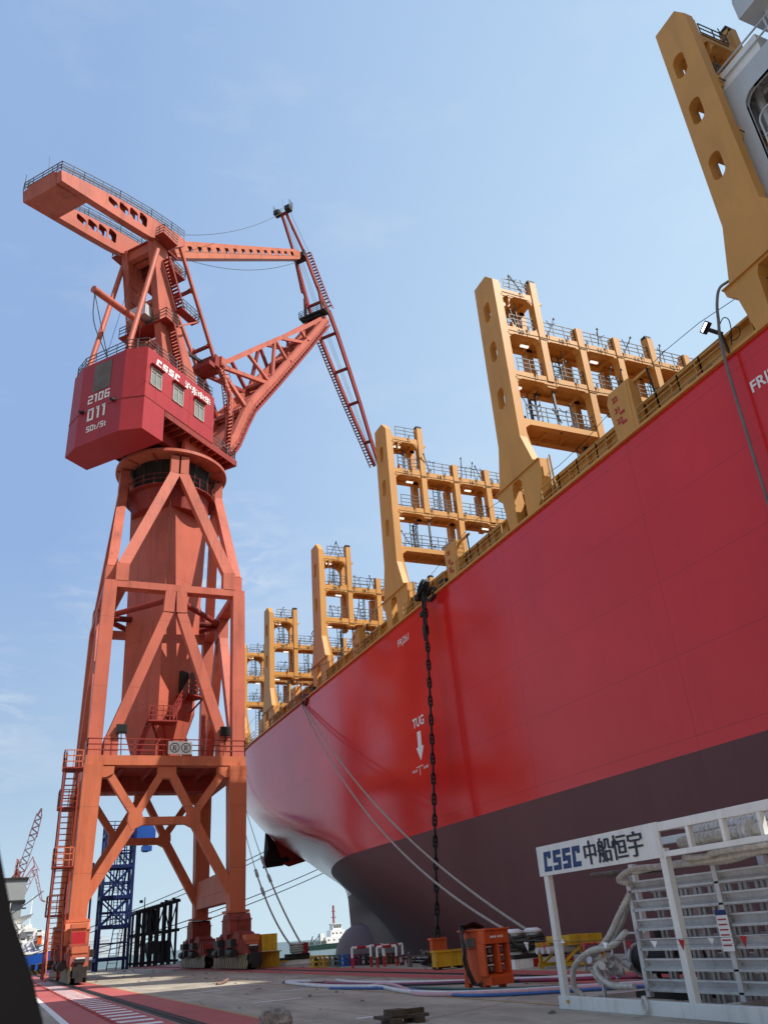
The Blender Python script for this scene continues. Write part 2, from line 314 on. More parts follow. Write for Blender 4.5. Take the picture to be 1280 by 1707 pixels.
# lower tower
for sx in(-1,1):
    for sy in(-1,1):
        m=M(); m.bar(W(sx*5.05,sy*HY,13.6),W(sx*4.95,sy*(HY-.2),26.4),.95,.95,up=(0,1,0)); 
        m.build('corner_column',salmon,crane)
def ab(m,p,q,w,h,nrm): m.bar(p,q,w,h,up=V(nrm))
zt=26.4
for i,(nx,ny) in enumerate(((0,-1),(0,1),(-1,0),(1,0))):
    t=V((-ny,nx,0)); n=V((nx,ny,0)); hd=(HY if ny else HX); ht=(HX if ny else HY)
    for s in(-1,1):
        m=M(); f=V((CX,CY,0))+n*hd+t*s*(ht-1.15)
        ab(m,f+V((0,0,14.9)),V((CX,CY,24.6))+n*(hd-.15)+t*s*.5,.75,.7,n)
        m.bar(f+V((0,0,13.6)),f+V((0,0,14.95)),.95,.9,up=n)
        m.bar(V((CX,CY,24.6))+n*(hd-.15)+t*s*.5,V((CX,CY,26.3))+n*(hd-.15)+t*s*.42,.8,.8,up=n)
        m.build('lower_brace',salmon,crane)
        # upper A frame
        m=M(); f=V((CX,CY,0))+n*(hd-.2)+t*s*(ht-.95); ap=V((CX,CY,39.0))+n*(4.15)+t*s*.35
        m.bar(f+V((0,0,26.8)),f+V((0,0,28.3)),.95,.9,up=n); ab(m,f+V((0,0,28.2)),ap-V((0,0,1)),.85,.75,n)
        m.bar(ap-V((0,0,1)),ap+V((0,0,.7)),.85,.8,up=n)
        m.build('upper_brace',salmon,crane)
m=M()
for s in(-1,1):
    m.cut(); m.bx(CX-5.4,CX+5.4,CY+s*5.8-.45,CY+s*5.8+.45,26.3,26.85); m.cut(); m.bx(CX+s*4.95-.45,CX+s*4.95+.45,CY-5.35,CY+5.35,26.3,26.82)
m.build('middle_ring_beam',salmon,crane)
m=M()
for s in(-1,1):
    for r_ in(-1,1):
        m.cyl(W(0,s*5.6,26.0),W(r_*4.9,0,26.0),.24,n=10)
        m.cyl(W(r_*4.9,0,26.0),W(r_*2.6,0,26.0),.24,n=10)
m.build('ring_tie_strut',darkred,crane)
# central king post: square, corner towards the camera, hopper bottom
_c8,_s8=math.cos(R(8)),math.sin(R(8))
def sq(z,r): return [W(-r*_c8,r*_s8,z),W(-r*_s8,-r*_c8,z),W(r*_c8,-r*_s8,z),W(r*_s8,r*_c8,z)]
m=M(); lv=[(14.0,1.55),(18.1,2.85),(27,3.0),(36.2,3.35)]
for z,r_ in lv: m.v+=sq(z,r_)
for k in range(3): m.f+=[(k*4+i,k*4+(i+1)%4,k*4+4+(i+1)%4,k*4+4+i) for i in range(4)]
m.f+=[(0,1,2,3),(12,13,14,15)]; m.bx(CX-1.4,CX+1.4,CY-1.4,CY+1.4,13.5,14.2)
post=m.build('king_post',salmon,crane)
m=M(); m.cyl(W(0,0,35.4),W(0,0,37.2),3.25,3.5,28); m.cyl(W(0,0,37.2),W(0,0,37.5),3.6,3.6,28)
m.build('post_collar',darkred,crane,smooth=False)
m=M(); m.cyl(W(0,0,37.5),W(0,0,39.95),3.2,3.5,28)
for i in range(16):
    a=i*math.pi/8; m.bar(W(3.6*math.cos(a),3.6*math.sin(a),37.6),W(4.0*math.cos(a),4.0*math.sin(a),39.5),.14,.14)
m.build('slewing_drum',grease,crane)
m=M(); q=[]
for i in range(24): a=i*math.pi/12; q.append(W(3.95*math.cos(a),3.95*math.sin(a),37.3))
m.tube(q,.03,4,True); m.tube([p+V((0,0,.5)) for p in q],.025,4,True); m.tube([p+V((0,0,1)) for p in q],.025,4,True)
for p in q: m.bar(p,p+V((0,0,1)),.04)
m.cyl(W(0,0,37.25),W(0,0,37.32),4.0,4.0,28); m.build('drum_walkway',darkred,crane)
m=M(); m.cyl(W(0,0,39.95),W(0,0,40.22),4.95,4.95,56)
for i in range(12): a=i*math.pi/6; m.bar(W(3.2*math.cos(a),3.2*math.sin(a),39.85),W(4.8*math.cos(a),4.8*math.sin(a),39.9),.06,.25)
m.build('slewing_ring',salmon,crane)
# post door, landings and stairs on the post's right face
T=V((.799,.602,0)); Q=V((.602,-.799,0))
c0=W(1.21,-1.61,0)
def F(t,o,z): return c0+T*t+Q*o+V((0,0,z))
m=M(); m.plate([rr(0,0,1.0,2.0,.2)],lambda a,b:F(.55+a,.10,20.4+b),Q*.05); dr=m.build('post_door_opening',grease,crane)
m=M(); m.plate([rr(0,0,.95,1.95,.2)],lambda a,b:F(1.12,.15,20.4+b)+Q*(a+.5),T*.06); m.build('open_door',patch,dr)
m=M(); m.box(F(.6,.75,19.25),(1,1,.08),Matrix.Rotation(R(37),3,'Z')); m.add([F(-.2,0.05,19.3),F(1.8,.05,19.3),F(1.8,1.3,19.3),F(-.2,1.3,19.3),F(-.2,0.05,19.2),F(1.8,.05,19.2),F(1.8,1.3,19.2),F(-.2,1.3,19.2)],[(0,1,2,3),(7,6,5,4),(0,4,5,1),(1,5,6,2),(2,6,7,3),(3,7,4,0)])
m.bar(F(1.7,1.2,19.2),F(1.5,.0,18.2),.1); m.build('door_landing',darkred,crane)
m=M(); rail(m,[F(-.2,1.3,19.3),F(1.8,1.3,19.3),F(1.8,.1,19.3)],1.1,.5,.03); m.build('landing_railing',darkred,crane)
m=M(); lp=F(-2.7,1.3,16.4); m.box(lp+V((-.2,-.5,0)),(2.1,1.3,.1)); 
stairs(m,F(-.2,1.25,19.3),F(-2.0,1.25,16.5),Q*-.75,9); stairs(m,lp+V((-1.0,-.2,0)),W(-1.9,-3.6,13.75),V((.0,-.75,0)),10)
rail(m,[F(-.2,1.3,19.3),F(-2.0,1.3,16.5)],1.0,.5,.028); rail(m,[lp+V((-1.2,-1.1,.05)),lp+V((.8,-1.1,.05))],1.05,.5,.028); rail(m,[lp+V((-1.0,-.95,0)),W(-1.9,-4.35,13.75)],1.,.5,.028)
m.bar(lp+V((0,0,0)),W(.6,-2.2,14.5),.12); m.bar(lp+V((-.8,0,0)),W(.4,-2.2,14.2),.12)
m.build('post_stairs',darkred,crane)
# wheel bogies
grime=mat('grimy_red',(.26,.045,.03),.65,.3,1.2,dirt=(.03,.02,.018),dirtamt=.85)
def bogie(sx,sy):
    x=CX+sx*5.1; y=CY+sy*6.3; m=M()
    m.plate([[(-.75,3.3),(.75,3.3),(1.15,2.9),(1.15,2.05),(-1.15,2.05),(-1.15,2.9)]],lambda a,b:V((x-.72,y+a,b)),(1.44,0,0)); m.bx(x-.78,x+.78,y-1.2,y+1.2,2.86,2.93)
    m.cyl((x-.75,y,2.1),(x+.75,y,2.1),.42,n=14)
    bo=m.build('wheel_bogie',orange if sx<0 else grime,crane)
    m=M(); m.plate([[(-4.6,.85),(4.6,.85),(4.2,1.6),(2.6,2.1),(.9,2.3),(-.9,2.3),(-2.6,2.1),(-4.2,1.6)]],lambda a,b:V((x-.5,y+a,b)),(1.0,0,0))
    for k in(-2.6,2.6): m.box((x,y+k,1.3),(1.15,2.6,.75)); m.box((x,y+k,1.72),(1.25,1.5,.5))
    m.build('equaliser_beam',grime,bo)
    m=M()
    for i in range(8):
        yy=y-4.2+i*1.2; m.cut(); m.cyl((x-.12,yy,.34),(x+.12,yy,.34),.33,n=18); m.cyl((x-.2,yy,.34),(x+.2,yy,.34),.12,n=10)
    m.build('bogie_wheel',grease,bo)
    m=M()
    for i in range(8):
        yy=y-4.2+i*1.2
        for s in(-1,1): m.cut(); m.box((x+s*.44,yy,.50),(.06,1.1,.86))
    m.build('wheel_guard',stripe,bo)
    m=M()
    for k in(-1.9,1.9):
        m.cut(); m.box((x-sx*.72,y+k,1.55),(.5,1.3,.42)); m.cyl((x-.85,y+k*1.15-.6,.95),(x-.85,y+k*1.15+.5,.95),.24,n=12)
        m.box((x-.75,y+k*.6,1.05),(.4,.6,.45))
    m.cut(); m.bar((x+.3,y-4.6,1.2),(x-.3,y-4.6,1.2),.2); m.cyl((x,y-5.0,.85),(x,y-4.3,.85),.2,n=12); m.cut(); m.cyl((x,y+4.3,.85),(x,y+5.0,.85),.2,n=12)
    m.build('drive_motor',iron,bo)
    if sy<0:
        m=M(); m.bx(x-.42,x+.42,y-4.3,y-3.6,.75,1.75); m.bx(x-.45,x+.45,y-4.35,y-3.5,1.6,1.95); eb=m.build('end_box',orange,bo)
        m=M(); m.bx(x-.2,x+.3,y-4.375,y-4.355,1.02,1.38); m.build('notice_plate',white,bo)
        m=M()
        for r_ in range(2): 
            for k in range(4): m.box((x-.05+k*.09,y-4.385,1.13+.13*r_),(.06,.01,.06))
        m.build('notice_lettering',redm,bo)
        m=M(); m.bx(x-.35,x+.4,y-5.2,y-4.4,.35,.9); m.bx(x-.2,x+.2,y-5.3,y-4.6,.12,.35); m.build('buffer',iron,bo)
        if sx>0:
            m=M(); m.bx(x+.55,x+1.5,y-4.6,y-3.4,.95,1.9); m.build('yellow_control_box',ybin,bo)
        else:
            m=M(); m.bx(x-.42,x+.42,y-2.4,y-1.2,1.9,3.2); m.bx(x-.46,x+.46,y-2.5,y-1.2,2.95,3.2); m.build('junction_box',orange,bo)
            m=M(); m.bx(x-.4,x+.4,y-2.44,y-2.41,2.05,2.75); m.build('red_panel',redm,bo)
stripe=bpy.data.materials.new('black_yellow_stripes'); stripe.use_nodes=True
_n=stripe.node_tree.nodes; _l=stripe.node_tree.links
_t1=_n.new('ShaderNodeTexCoord'); _w=_n.new('ShaderNodeTexWave'); _w.inputs['Scale'].default_value=1.1; _w.bands_direction='DIAGONAL'; _w.wave_profile='SIN'; _w.inputs['Distortion'].default_value=.6
_r=_n.new('ShaderNodeValToRGB'); _r.color_ramp.elements[0].position=.48; _r.color_ramp.elements[0].color=(.03,.028,.025,1); _r.color_ramp.elements[1].position=.52; _r.color_ramp.elements[1].color=(.32,.24,.10,1)
_l.new(_t1.outputs['Object'],_w.inputs['Vector']); _l.new(_w.outputs['Fac'],_r.inputs[0]); _l.new(_r.outputs[0],_n['Principled BSDF'].inputs['Base Color'])
for sx in(-1,1):
    for sy in(-1,1): bogie(sx,sy)
# side stair tower on the left
m=M(); x=CX-6.35; ys=[CY-6.9,CY-1.2]
fl=[(.3,CY-8.2,3.9,CY-4.6),(3.9,CY-4.4,6.6,CY-6.2),(6.6,CY-6.4,10.4,CY-5.0),(10.4,CY-5.2,12.75,CY-6.4)]
for z0,y0,z1,y1 in fl: stairs(m,(x-.35,y0,z0),(x-.35,y1,z1),V((.75,0,0)))
for z,yy in((3.9,CY-4.4),(6.6,CY-6.4),(10.4,CY-5.0),(12.75,CY-6.4)): m.bx(x-.6,x+.7,yy-.7,yy+.7,z-.08,z)
for yy in(CY-6.9,CY-4.6):
    for xx in(x-.45,x+.5): m.bar((xx,yy,.3),(xx,yy,13.8),.09)
m.build('access_stairs',darkred,crane)
m=M()
for z0,y0,z1,y1 in fl:
    for dx in(-.37,.42):
        n=7
        for i in range(n+1):
            p=V((x+dx,y0+(y1-y0)*i/n,z0+(z1-z0)*i/n)); m.bar(p,p+V((0,0,1)),.05)
        for k in(.5,1): m.bar((x+dx,y0,z0+k),(x+dx,y1,z1+k),.05)
for z,yy in((3.9,CY-4.4),(6.6,CY-6.4),(10.4,CY-5.0),(12.75,CY-6.4)): rail(m,[(x-.58,yy-.7,z),(x-.58,yy+.7,z)],1.1,.7,.03); rail(m,[(x-.58,yy-.7,z),(x+.6,yy-.7,z)],1.1,.7,.03)
m.build('stair_railing',orange,crane)
# ---- rotating part
def ubx(m,u0,u1,v0,v1,z0,z1):
    P=[U(u,v,z) for u in(u0,u1) for v in(v0,v1) for z in(z0,z1)]
    return m.add(P,[(0,1,3,2),(4,6,7,5),(0,4,5,1),(2,3,7,6),(0,2,6,4),(1,5,7,3)])
m=M(); ubx(m,-6.1,4.1,-4.15,4.15,42.3,42.48)
for k in range(12): u=-5.8+k*.86; ubx(m,u-.05,u+.05,-4.1,4.1,41.75,42.3)
for v in(-2.2,2.2): ubx(m,-6.1,3.9,v-.3,v+.3,40.9,42.3)
ubx(m,-2.6,2.6,-2.6,2.6,40.1,41.0); ubx(m,3.95,4.15,-4.2,4.2,41.9,42.5); ubx(m,-6,4.1,-4.2,-4.1,41.9,42.5); ubx(m,-6,4.1,4.1,4.2,41.9,42.5)
m.build('slewing_platform',darkred,crane)
m=M(); ubx(m,-2.2,1.6,-3.3,-2.9,40.25,42.25); m.cut(); ubx(m,-2.2,1.6,2.9,3.3,40.25,42.25); m.build('platform_girder',salmon,crane)
# machinery house: chamfered plan, deep counterweight tail
plan=[(-8.6,-4.25),(-9.32,-2.45),(-9.32,2.45),(-8.6,4.25)]
def prism(m,pl,z0,z1):
    n=len(pl); m.add([U(u,v,z0) for u,v in pl]+[U(u,v,z1) for u,v in pl],[tuple(range(n)),tuple(range(2*n-1,n-1,-1))]+[(i,(i+1)%n,n+(i+1)%n,n+i) for i in range(n)])
m=M(); prism(m,plan+[(-6.12,4.25),(-6.12,-4.25)],39.25,42.5); hs=m.build('counterweight_tail',house,crane)
m=M(); prism(m,plan+[(.45,4.25),(.45,-4.25)],42.5,47.6); hs=m.build('machinery_house',house,crane)
m=M(); prism(m,[(-8.63,-4.28),(-9.35,-2.47),(-9.35,2.47),(-8.63,4.28),(-6.1,4.28),(-6.1,-4.28)],42.47,42.53); m.build('house_seam',darkred,hs)
m=M()
for u in(-7.3,-3.0): m.cut(); ubx(m,u-.015,u+.015,-4.265,-4.2,42.5,47.6)
m.cut()
for z in(44.0,): ubx(m,-9,.45,-4.262,-4.2,z-.01,z+.01)
m.build('panel_joint',darkred,hs)
for u in(-7.42,-4.6,-1.7):
    m=M()
    for a,b_,c,d_ in((-.68,-.6,44.0,45.85),(.6,.68,44.0,45.85),(-.68,.68,45.77,45.85),(-.68,.68,44.0,44.08),(-.03,.05,44.0,45.5),(-.68,.68,45.4,45.47)): ubx(m,u+a,u+b_,-4.33,-4.22,c,d_)
    wf=m.build('window_frame',frame,hs); m=M(); ubx(m,u-.6,u+.6,-4.27,-4.24,44.05,45.8); m.build('window_pane',glass,wf)
    m=M(); ubx(m,u-.8,u+.8,-4.6,-4.25,45.95,46.02); m.build('window_hood',house,wf)
m=M(); ubx(m,-9.36,-9.3,-.95,1.03,44.3,47.2); m.build('grey_hatch',patch,hs)
m=M()
x_=0
block(m,'2106',U(-9.35,1.42,43.22),-NN,ZZ,.86,gap=.3,wf=1.0)
block(m,'011',U(-9.35,1.3,41.45),-NN,ZZ,1.2,gap=.35,wf=.92)
block(m,'50t/5t',U(-9.35,1.25,40.32),-NN,ZZ,.58,gap=.22,wf=1.0)
m.build('crane_number_lettering',wlet,hs)
m=M(); block(m,'CSSC',U(-7.55,-4.28,46.3),D,ZZ,.72,gap=.30,slant=.18,wf=1.35,cut=True,t=.38); m.build('company_lettering',wlet,hs)
for k_ in range(3): text('沪东中华',U(-3.85+.035*k_,-4.28-.006*k_,46.28),D,ZZ,.92,wlet,'chinese_lettering',hs,bold=.004)
m=M()
for v in(1.9,-1.6): m.cyl(U(-9.32,v,42.6),U(-9.7,v,42.5),.16,n=10)
m.build('house_lamp',iron,hs)
m=M(); pl=[(.3,-4.1),(-8.5,-4.1),(-9.2,-2.4),(-9.2,2.4),(-8.5,4.1),(.3,4.1)]; rail(m,[U(u,v,47.6) for u,v in pl],1.1,1.2,.03)
m.cut(); rail(m,[U(.6,-4.1,42.5),U(4.0,-4.1,42.5),U(4.0,4.1,42.5),U(.6,4.1,42.5)],1.1,1.,.03); m.build('house_railing',railg,crane)
# pylon
prof=[(-6.9,63.2),(-6.1,59.0),(-5.3,54.8),(-4.3,49.8),(-3.0,42.5),(2.6,42.5),(1.6,46.5),(.6,49.8),(-.5,52),(-2.0,54.6),(-3.7,58.5),(-4.6,61.5),(-4.9,63.2)]
for s in(-1,1):
    m=M(); m.plate([prof],lambda a,b:U(a,s*2.05,b),NN*(-s*.75)); m.build('pylon_leg',salmon,crane)
m=M()
for u,z,h_ in((-6.3,62.6,1.3),(-5.5,62.6,1.3),(-4.3,52.3,.6),(-2.5,52.5,.6),(-5.0,56.8,.5)): m.cut(); ubx(m,u-.3,u+.3,-1.4,1.4,z-h_/2,z+h_/2)
for u,z in((-6.5,61.2),(-6.2,60)): m.bar(U(u,1.3,z),U(u+.4,1.3,z-4.8),.12)
for z in(60.8,59.2,57.4,56.0): m.cut(); ubx(m,-6.3+(60.8-z)*.2,-3.9,1.2,1.32,z-.1,z+.1)
m.build('pylon_cross_beam',salmon,crane)
m=M(); ubx(m,-6.9,-4.8,-3.3,-2.0,63.15,63.25); ubx(m,-6.9,-4.8,2.0,3.3,63.15,63.25); ubx(m,-6.8,-3.4,-2.1,2.1,63.1,63.25); m.cut(); ubx(m,-4.5,-2.2,-2.2,2.2,61.3,61.45); ubx(m,-4.6,-2.5,-1.9,1.9,62,62.6)
m.cut(); ubx(m,-5.3,-3.6,-2.95,2.95,53.9,54.0); m.cut(); ubx(m,-3.4,-.9,-3.1,-2.2,56.3,56.4); m.build('pylon_platform',darkred,crane)
m=M(); m.bar(U(-1.1,-3.0,56.3),U(-3.7,-3.0,53.9),.14); m.build('platform_strut',salmon,crane)
m=M(); rail(m,[U(-6.8,-2.1,63.25),U(-6.8,-3.25,63.25),U(-4.8,-3.25,63.25)],1.1,.6,.03); m.cut(); rail(m,[U(-6.9,2.1,63.25),U(-6.9,3.25,63.25),U(-4.8,3.25,63.25)],1.1,.6,.03)
m.cut(); rail(m,[U(-5.3,2.9,54),U(-5.3,-2.9,54),U(-3.6,-2.9,54)],1.1,.8,.03); m.cut(); rail(m,[U(-3.4,-3.1,56.4),U(-.9,-3.1,56.4),U(-.9,-2.2,56.4)],1.1,.6,.03)
m.cut(); rail(m,[U(-4.5,-2.2,61.45),U(-2.2,-2.2,61.45),U(-2.2,2.2,61.45)],1.1,.6,.03); m.build('platform_railing',railg,crane)
m=M(); stairs(m,U(-5.5,-2.2,61.3),U(-2.9,-2.2,56.4),NN*-.8,16,th=.06); m.cut(); stairs(m,U(-4.2,-2.2,53.8),U(-1.9,-2.2,47.7),NN*-.8,20,th=.06); m.build('pylon_stairs',darkred,crane)
m=M(); ubx(m,-6.2,-3.9,-1.1,1.1,54.6,55.8); m.build('luffing_winch',steel,crane)
m=M()
for k in range(4): m.cyl(U(-5.6,-.9+k*.42,63.9),U(-5.6,-.62+k*.42,63.9),.5,n=18)
m.cyl(U(-5.3,-1.5,64.0),U(-5.3,-1.1,64.0),.75,n=18); m.build('head_sheave',grease,crane)
for s in(-1,1):
    m=M(); m.cyl(U(-6.35,s*2.2,61.9),U(-9.0,s*2.2,47.6),.24,n=12); m.build('back_stay',salmon,crane)
m=M(); m.cyl(U(-11.5,0,53.9),U(-4.7,0,54.4),.33,n=16); m.build('rack_guard_tube',salmon,crane,smooth=False)
m=M(); m.bar(U(-4.7,0,54.45),U(4.0,0,55.7),.22,.35); m.build('luffing_rack',iron,crane)
m=M(); m.tube(sag(U(-11.3,0,53.6),U(-9.2,-.2,47.6),.0,6),.04,5); m.tube(bez([U(-11.3,0,53.6),U(-11.0,0,50.5),U(-9.4,-.2,47.8)]),.045,5)
m.cut(); m.bar(U(-6.0,.6,63),U(-8.6,.9,47.6),.035); m.cut(); m.bar(U(-5.9,-.5,63),U(-6.2,-.6,47.6),.03); m.build('hanging_cable',rub,crane)
# counterweight rocker arms
holes=[rr(-12.45,62.45,1.15,.75,.25),rr(-11.1,62.9,1.15,.95,.25),rr(-9.85,63.35,1.05,1.15,.25),rr(-8.6,63.8,1.0,1.35,.25)]
armp=[(-18.3,60.7),(-15.9,61.8),(-11.7,63.6),(-7.6,65.1),(-4.7,65.95),(-2.7,66.4),(-2.6,65.6),(-4.2,64.0),(-5.3,63.3),(-6.6,63.1),(-7.4,62.6),(-8.6,62.2),(-11.4,61.4),(-15.1,60.4),(-18.1,59.6)]
for s in(-1,1):
    m=M(); m.plate([armp]+[h_[::-1] for h_ in holes],lambda a,b:U(a,s*2.28,b),NN*(-s*.06)); m.plate([armp]+[h_[::-1] for h_ in holes],lambda a,b:U(a,s*1.68,b),NN*(-s*.06))
    n=len(armp)
    for i in range(n):
        a,b=armp[i],armp[(i+1)%n]; m.add([U(a[0],s*2.25,a[1]),U(b[0],s*2.25,b[1]),U(b[0],s*1.65,b[1]),U(a[0],s*1.65,a[1])],[(0,1,2,3)])
    m.build('rocker_arm',salmon,crane)
m=M(); m.plate([[(-18.45,60.75),(-14.9,62.2),(-14.8,60.5),(-18.05,59.5)]],lambda a,b:U(a,-1.64,b),NN*3.28); m.build('counterweight_box',salmon,crane)
m=M()
top=[(-18.3,60.75),(-15.9,61.85),(-11.7,63.65),(-7.6,65.15),(-4.7,66.0),(-2.8,66.45)]
for v in(-2.25,-1.7,1.7,2.25): rail(m,[U(a,v,b) for a,b in top],1.05,1.25,.028)
rail(m,[U(-18.3,-2.25,60.75),U(-18.3,2.25,60.75)],1.05,1.1,.028); m.bar(U(-18.2,-.6,61),U(-18.4,-.6,63.3),.03)
m.bar(U(-18.3,2.2,61),U(-18.3,2.2,62.8),.05); m.build('arm_railing',railg,crane)
for s in(-1,1):
    m=M(); m.nb(U(-2.9,s*1.6,66.3),U(4.1,s*1.15,55.9),.3,.32,up=NN); m.build('link_rod',salmon,crane)
m=M()
for u,z in((.1,62.3),(3.3,57.2)):
    m.cut(); m.bar(U(u,-1.2,z),U(u,1.2,z),.3,.3)
    for s in(-1,1): m.plate([[(u-.55,z-.35),(u+.15,z+.75),(u+.75,z-.1)]],lambda a,b:U(a,s*1.1,b),NN*.2)
m.build('link_rod_spreader',darkred,crane)
# jib
B=[(4.9,44.7,2.2),(6.4,47.0,2.15),(8.0,50.4,2.05),(9.4,53.0,1.95),(13.9,58.9,1.6),(22.4,70.6,1.3),(28.2,78.9,1.2)]
T_=[(4.9,55.7),(9.8,60.6),(15.5,66.4),(21.5,72.4),(27.7,79.0)]
jroot=None
for s in(-1,1):
    m=M()
    for a,b in zip(B,B[1:]): m.nb(U(a[0],s*a[2],a[1]),U(b[0],s*b[2],b[1]),.55,1.05 if a[0]<20 else .95,up=NN)
    m.build('jib_bottom_chord',salmon,crane)
    m=M()
    for a,b in zip(T_,T_[1:]): m.nb(U(a[0],s*1.15,a[1]),U(b[0],s*1.15,b[1]),.32,.5,up=NN)
    m.build('jib_top_chord',salmon,crane)
    m=M()
    def jb(a,b,w_=.32): m.nb(U(*a),U(*b),w_,w_*1.15,up=NN)
    jb((4.7,s*1.15,55.6),(5.9,s*1.9,52.0),.45); jb((5.9,s*1.9,52.0),(5.4,s*2.1,46.2),.45)
    jb((4.9,s*1.15,55.4),(8.8,s*1.95,52.0),.42); jb((5.2,s*1.15,55.7),(13.6,s*1.6,58.4),.38)
    jb((9.8,s*1.15,60.6),(13.6,s*1.6,58.6)); jb((15.3,s*1.15,66.2),(14.0,s*1.6,58.9)); jb((15.5,s*1.15,66.4),(17.9,s*1.45,64.2)); jb((16.5,s*1.15,67.4),(22.0,s*1.3,70.4)); jb((21.3,s*1.15,72.2),(22.6,s*1.3,71.0))
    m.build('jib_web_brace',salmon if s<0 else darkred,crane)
m=M()
for a,b in zip(B,B[1:]):      # web plate between the chords, below
    nrm=V((-(b[1]-a[1]),0,(b[0]-a[0]))).normalized()
    m.add([U(a[0],-a[2],a[1]-.3),U(b[0],-b[2],b[1]-.3),U(b[0],b[2],b[1]-.3),U(a[0],a[2],a[1]-.3),U(a[0],-a[2],a[1]-.4),U(b[0],-b[2],b[1]-.4),U(b[0],b[2],b[1]-.4),U(a[0],a[2],a[1]-.4)],[(0,1,2,3),(7,6,5,4),(0,4,5,1),(1,5,6,2),(2,6,7,3),(3,7,4,0)])
for u,z,zz in((8.2,51.2,2.2),(13.2,58.3,2.0),(17.8,64.6,1.8),(22.3,70.9,1.6)):
    m.add([U(u,-1.8,z),U(u,1.8,z),U(u+.7,1.6,z+zz*.75),U(u+.7,-1.6,z+zz*.3)],[(0,1,2,3)]); m.bar(U(u,-1.6,z+.4),U(u,1.6,z+.4),.4)
m.build('jib_web_plate',salmon,crane)
m=M()
for a,b in zip(T_,T_[1:]): m.bar(U(a[0],-1.15,a[1]),U(a[0],1.15,a[1]),.25); m.bar(U(a[0],-1.15,a[1]),U(b[0],1.15,b[1]),.2)
for u,z in((8.8,52.3),(13.6,58.7),(18,64.6)): m.cut(); m.bar(U(u,-1.8,z),U(u,1.8,z),.25)
m.build('jib_lacing',darkred,crane)
m=M(); ubx(m,3.9,5.4,-1.45,1.45,55.0,56.4); m.bar(U(3.2,-1.6,54.6),U(3.2,1.6,54.6),.9,.5); m.build('jib_head_joint',darkred,crane)
m=M(); ubx(m,4.6,5.3,-1.7,-1.1,55.4,56.5); m.build('joint_box',salmon,crane)
m=M()                       # stairs and rail under the near bottom chord
for a,b in zip(B,B[1:]): 
    p=U(a[0]+.5,-a[2]-.35,a[1]-.75); q=U(b[0]+.5,-b[2]-.35,b[1]-.75); n=max(3,int((q-p).length/.45))
    m.bar(p,q,.1,.25); m.bar(p+NN*.9,q+NN*.9,.1,.25)
    for i in range(n): c=p+(q-p)*i/n; m.bar(c,c+NN*.9,.22,.06)
    for i in range(0,n,2): c=p+(q-p)*i/n; m.bar(c,c+V((0,0,1.1)),.045)
    m.bar(p+V((0,0,1.1)),q+V((0,0,1.1)),.045); m.bar(p+V((0,0,.6)),q+V((0,0,.6)),.04)
m.build('jib_walkway',darkred,crane)
m=M(); stairs(m,U(4.4,-2.4,42.6),U(5.2,-2.3,49),NN*-.6,14,th=.05); ladder(m,U(5.2,-1.9,49),U(4.6,-1.4,55.5),NN*-.5,.35,.04)
for i in range(12): 
    c=U(5.2-.6*i/12,-2.3,49+6.2*i/12); m.tube([c+D*(.4*math.cos(t_))+NN*(.4*math.sin(t_)) for t_ in [k*math.pi/4 for k in range(8)]],.03,4,True)
m.build('jib_ladder',darkred,crane)
# tie beam with its row of square openings
L0=(-2.2,66.6); L1=(23.2,87.5)
dl=V((L1[0]-L0[0],L1[1]-L0[1],0)); ln=dl.length; dl/=ln; pn=V((-dl.y,dl.x,0))
def tb(a,b): p=V((L0[0],L0[1],0))+dl*a+pn*b; return U(p.x,-.45,p.y)
out=[(0,-.95),(2,-1.05),(ln-1.2,-.75),(ln,-.3),(ln,.35),(ln-1.2,.65),(2,.85),(0,.6)]
hs_=[]
for k in range(14):
    c=3.2+k*2.05; hs_.append([(c-.42,-.28),(c-.42,.3),(c+.42,.3),(c+.42,-.28)])
m=M(); m.plate([out]+hs_,tb,NN*.06); m.plate([out]+hs_,lambda a,b:tb(a,b)+NN*.84,NN*.06)
for a,b in zip(out,out[1:]+out[:1]): m.add([tb(*a),tb(*b),tb(*b)+NN*.9,tb(*a)+NN*.9],[(0,1,2,3)])
m.build('tie_beam',orange,crane)
m=M(); m.plate([[(2,-.02),(ln-1,-.02),(ln-1,0),(2,0)]],lambda a,b:tb(a,b-.33)-NN*.02,NN*.01); m.cut(); m.tube(sag(U(.5,-.3,67.2),U(22,-.3,85.0),1.4),.035,4)
m.cut(); m.tube(sag(U(-2.6,-2.2,67.2),U(19.4,.3,92.4),1.2),.03,4); m.build('stay_cable',railg,crane)
# fly jib
FP=[(19.6,92.35,.34),(23.7,87.7,.8),(27.5,81.9,1.2),(28.7,80.8,1.3)]
FL=[(28.7,80.8,1.35),(30.86,78.35,1.32),(34.2,74.3,1.14),(37.4,70.4,.92),(41.2,65.75,.52),(43.6,62.9,.35)]
for s in(-1,1):
    m=M()
    for i,(a,b) in enumerate(zip(FP,FP[1:])): m.nb(U(a[0],s*a[2],a[1]),U(b[0],s*b[2],b[1]),.28,(.42,.75,.8)[i],up=NN)
    m.nb(U(23.6,s*.8,87.6),U(26.0,s*1.2,83.2),.26,.45,up=NN); m.nb(U(26.6,s*1.2,82.6),U(27.0,s*1.4,79.2),.28,.4,up=NN)
    for i,(a,b) in enumerate(zip(FL,FL[1:])): m.nb(U(a[0],s*a[2],a[1]),U(b[0],s*b[2],b[1]),.26,(.75,.8,.75,.65,.5)[i],up=NN)
    m.build('fly_jib_girder',darkred,crane)
    m=M()
    for a,b in zip(FL,FL[1:]): 
        p=U(a[0]+.33,s*(a[2]+.02),a[1]+.33);q=U(b[0]+.3,s*(b[2]+.02),b[1]+.3); m.bar(p,q,.32,.06,up=D+ZZ)
    m.build('girder_flange',salmon,crane)
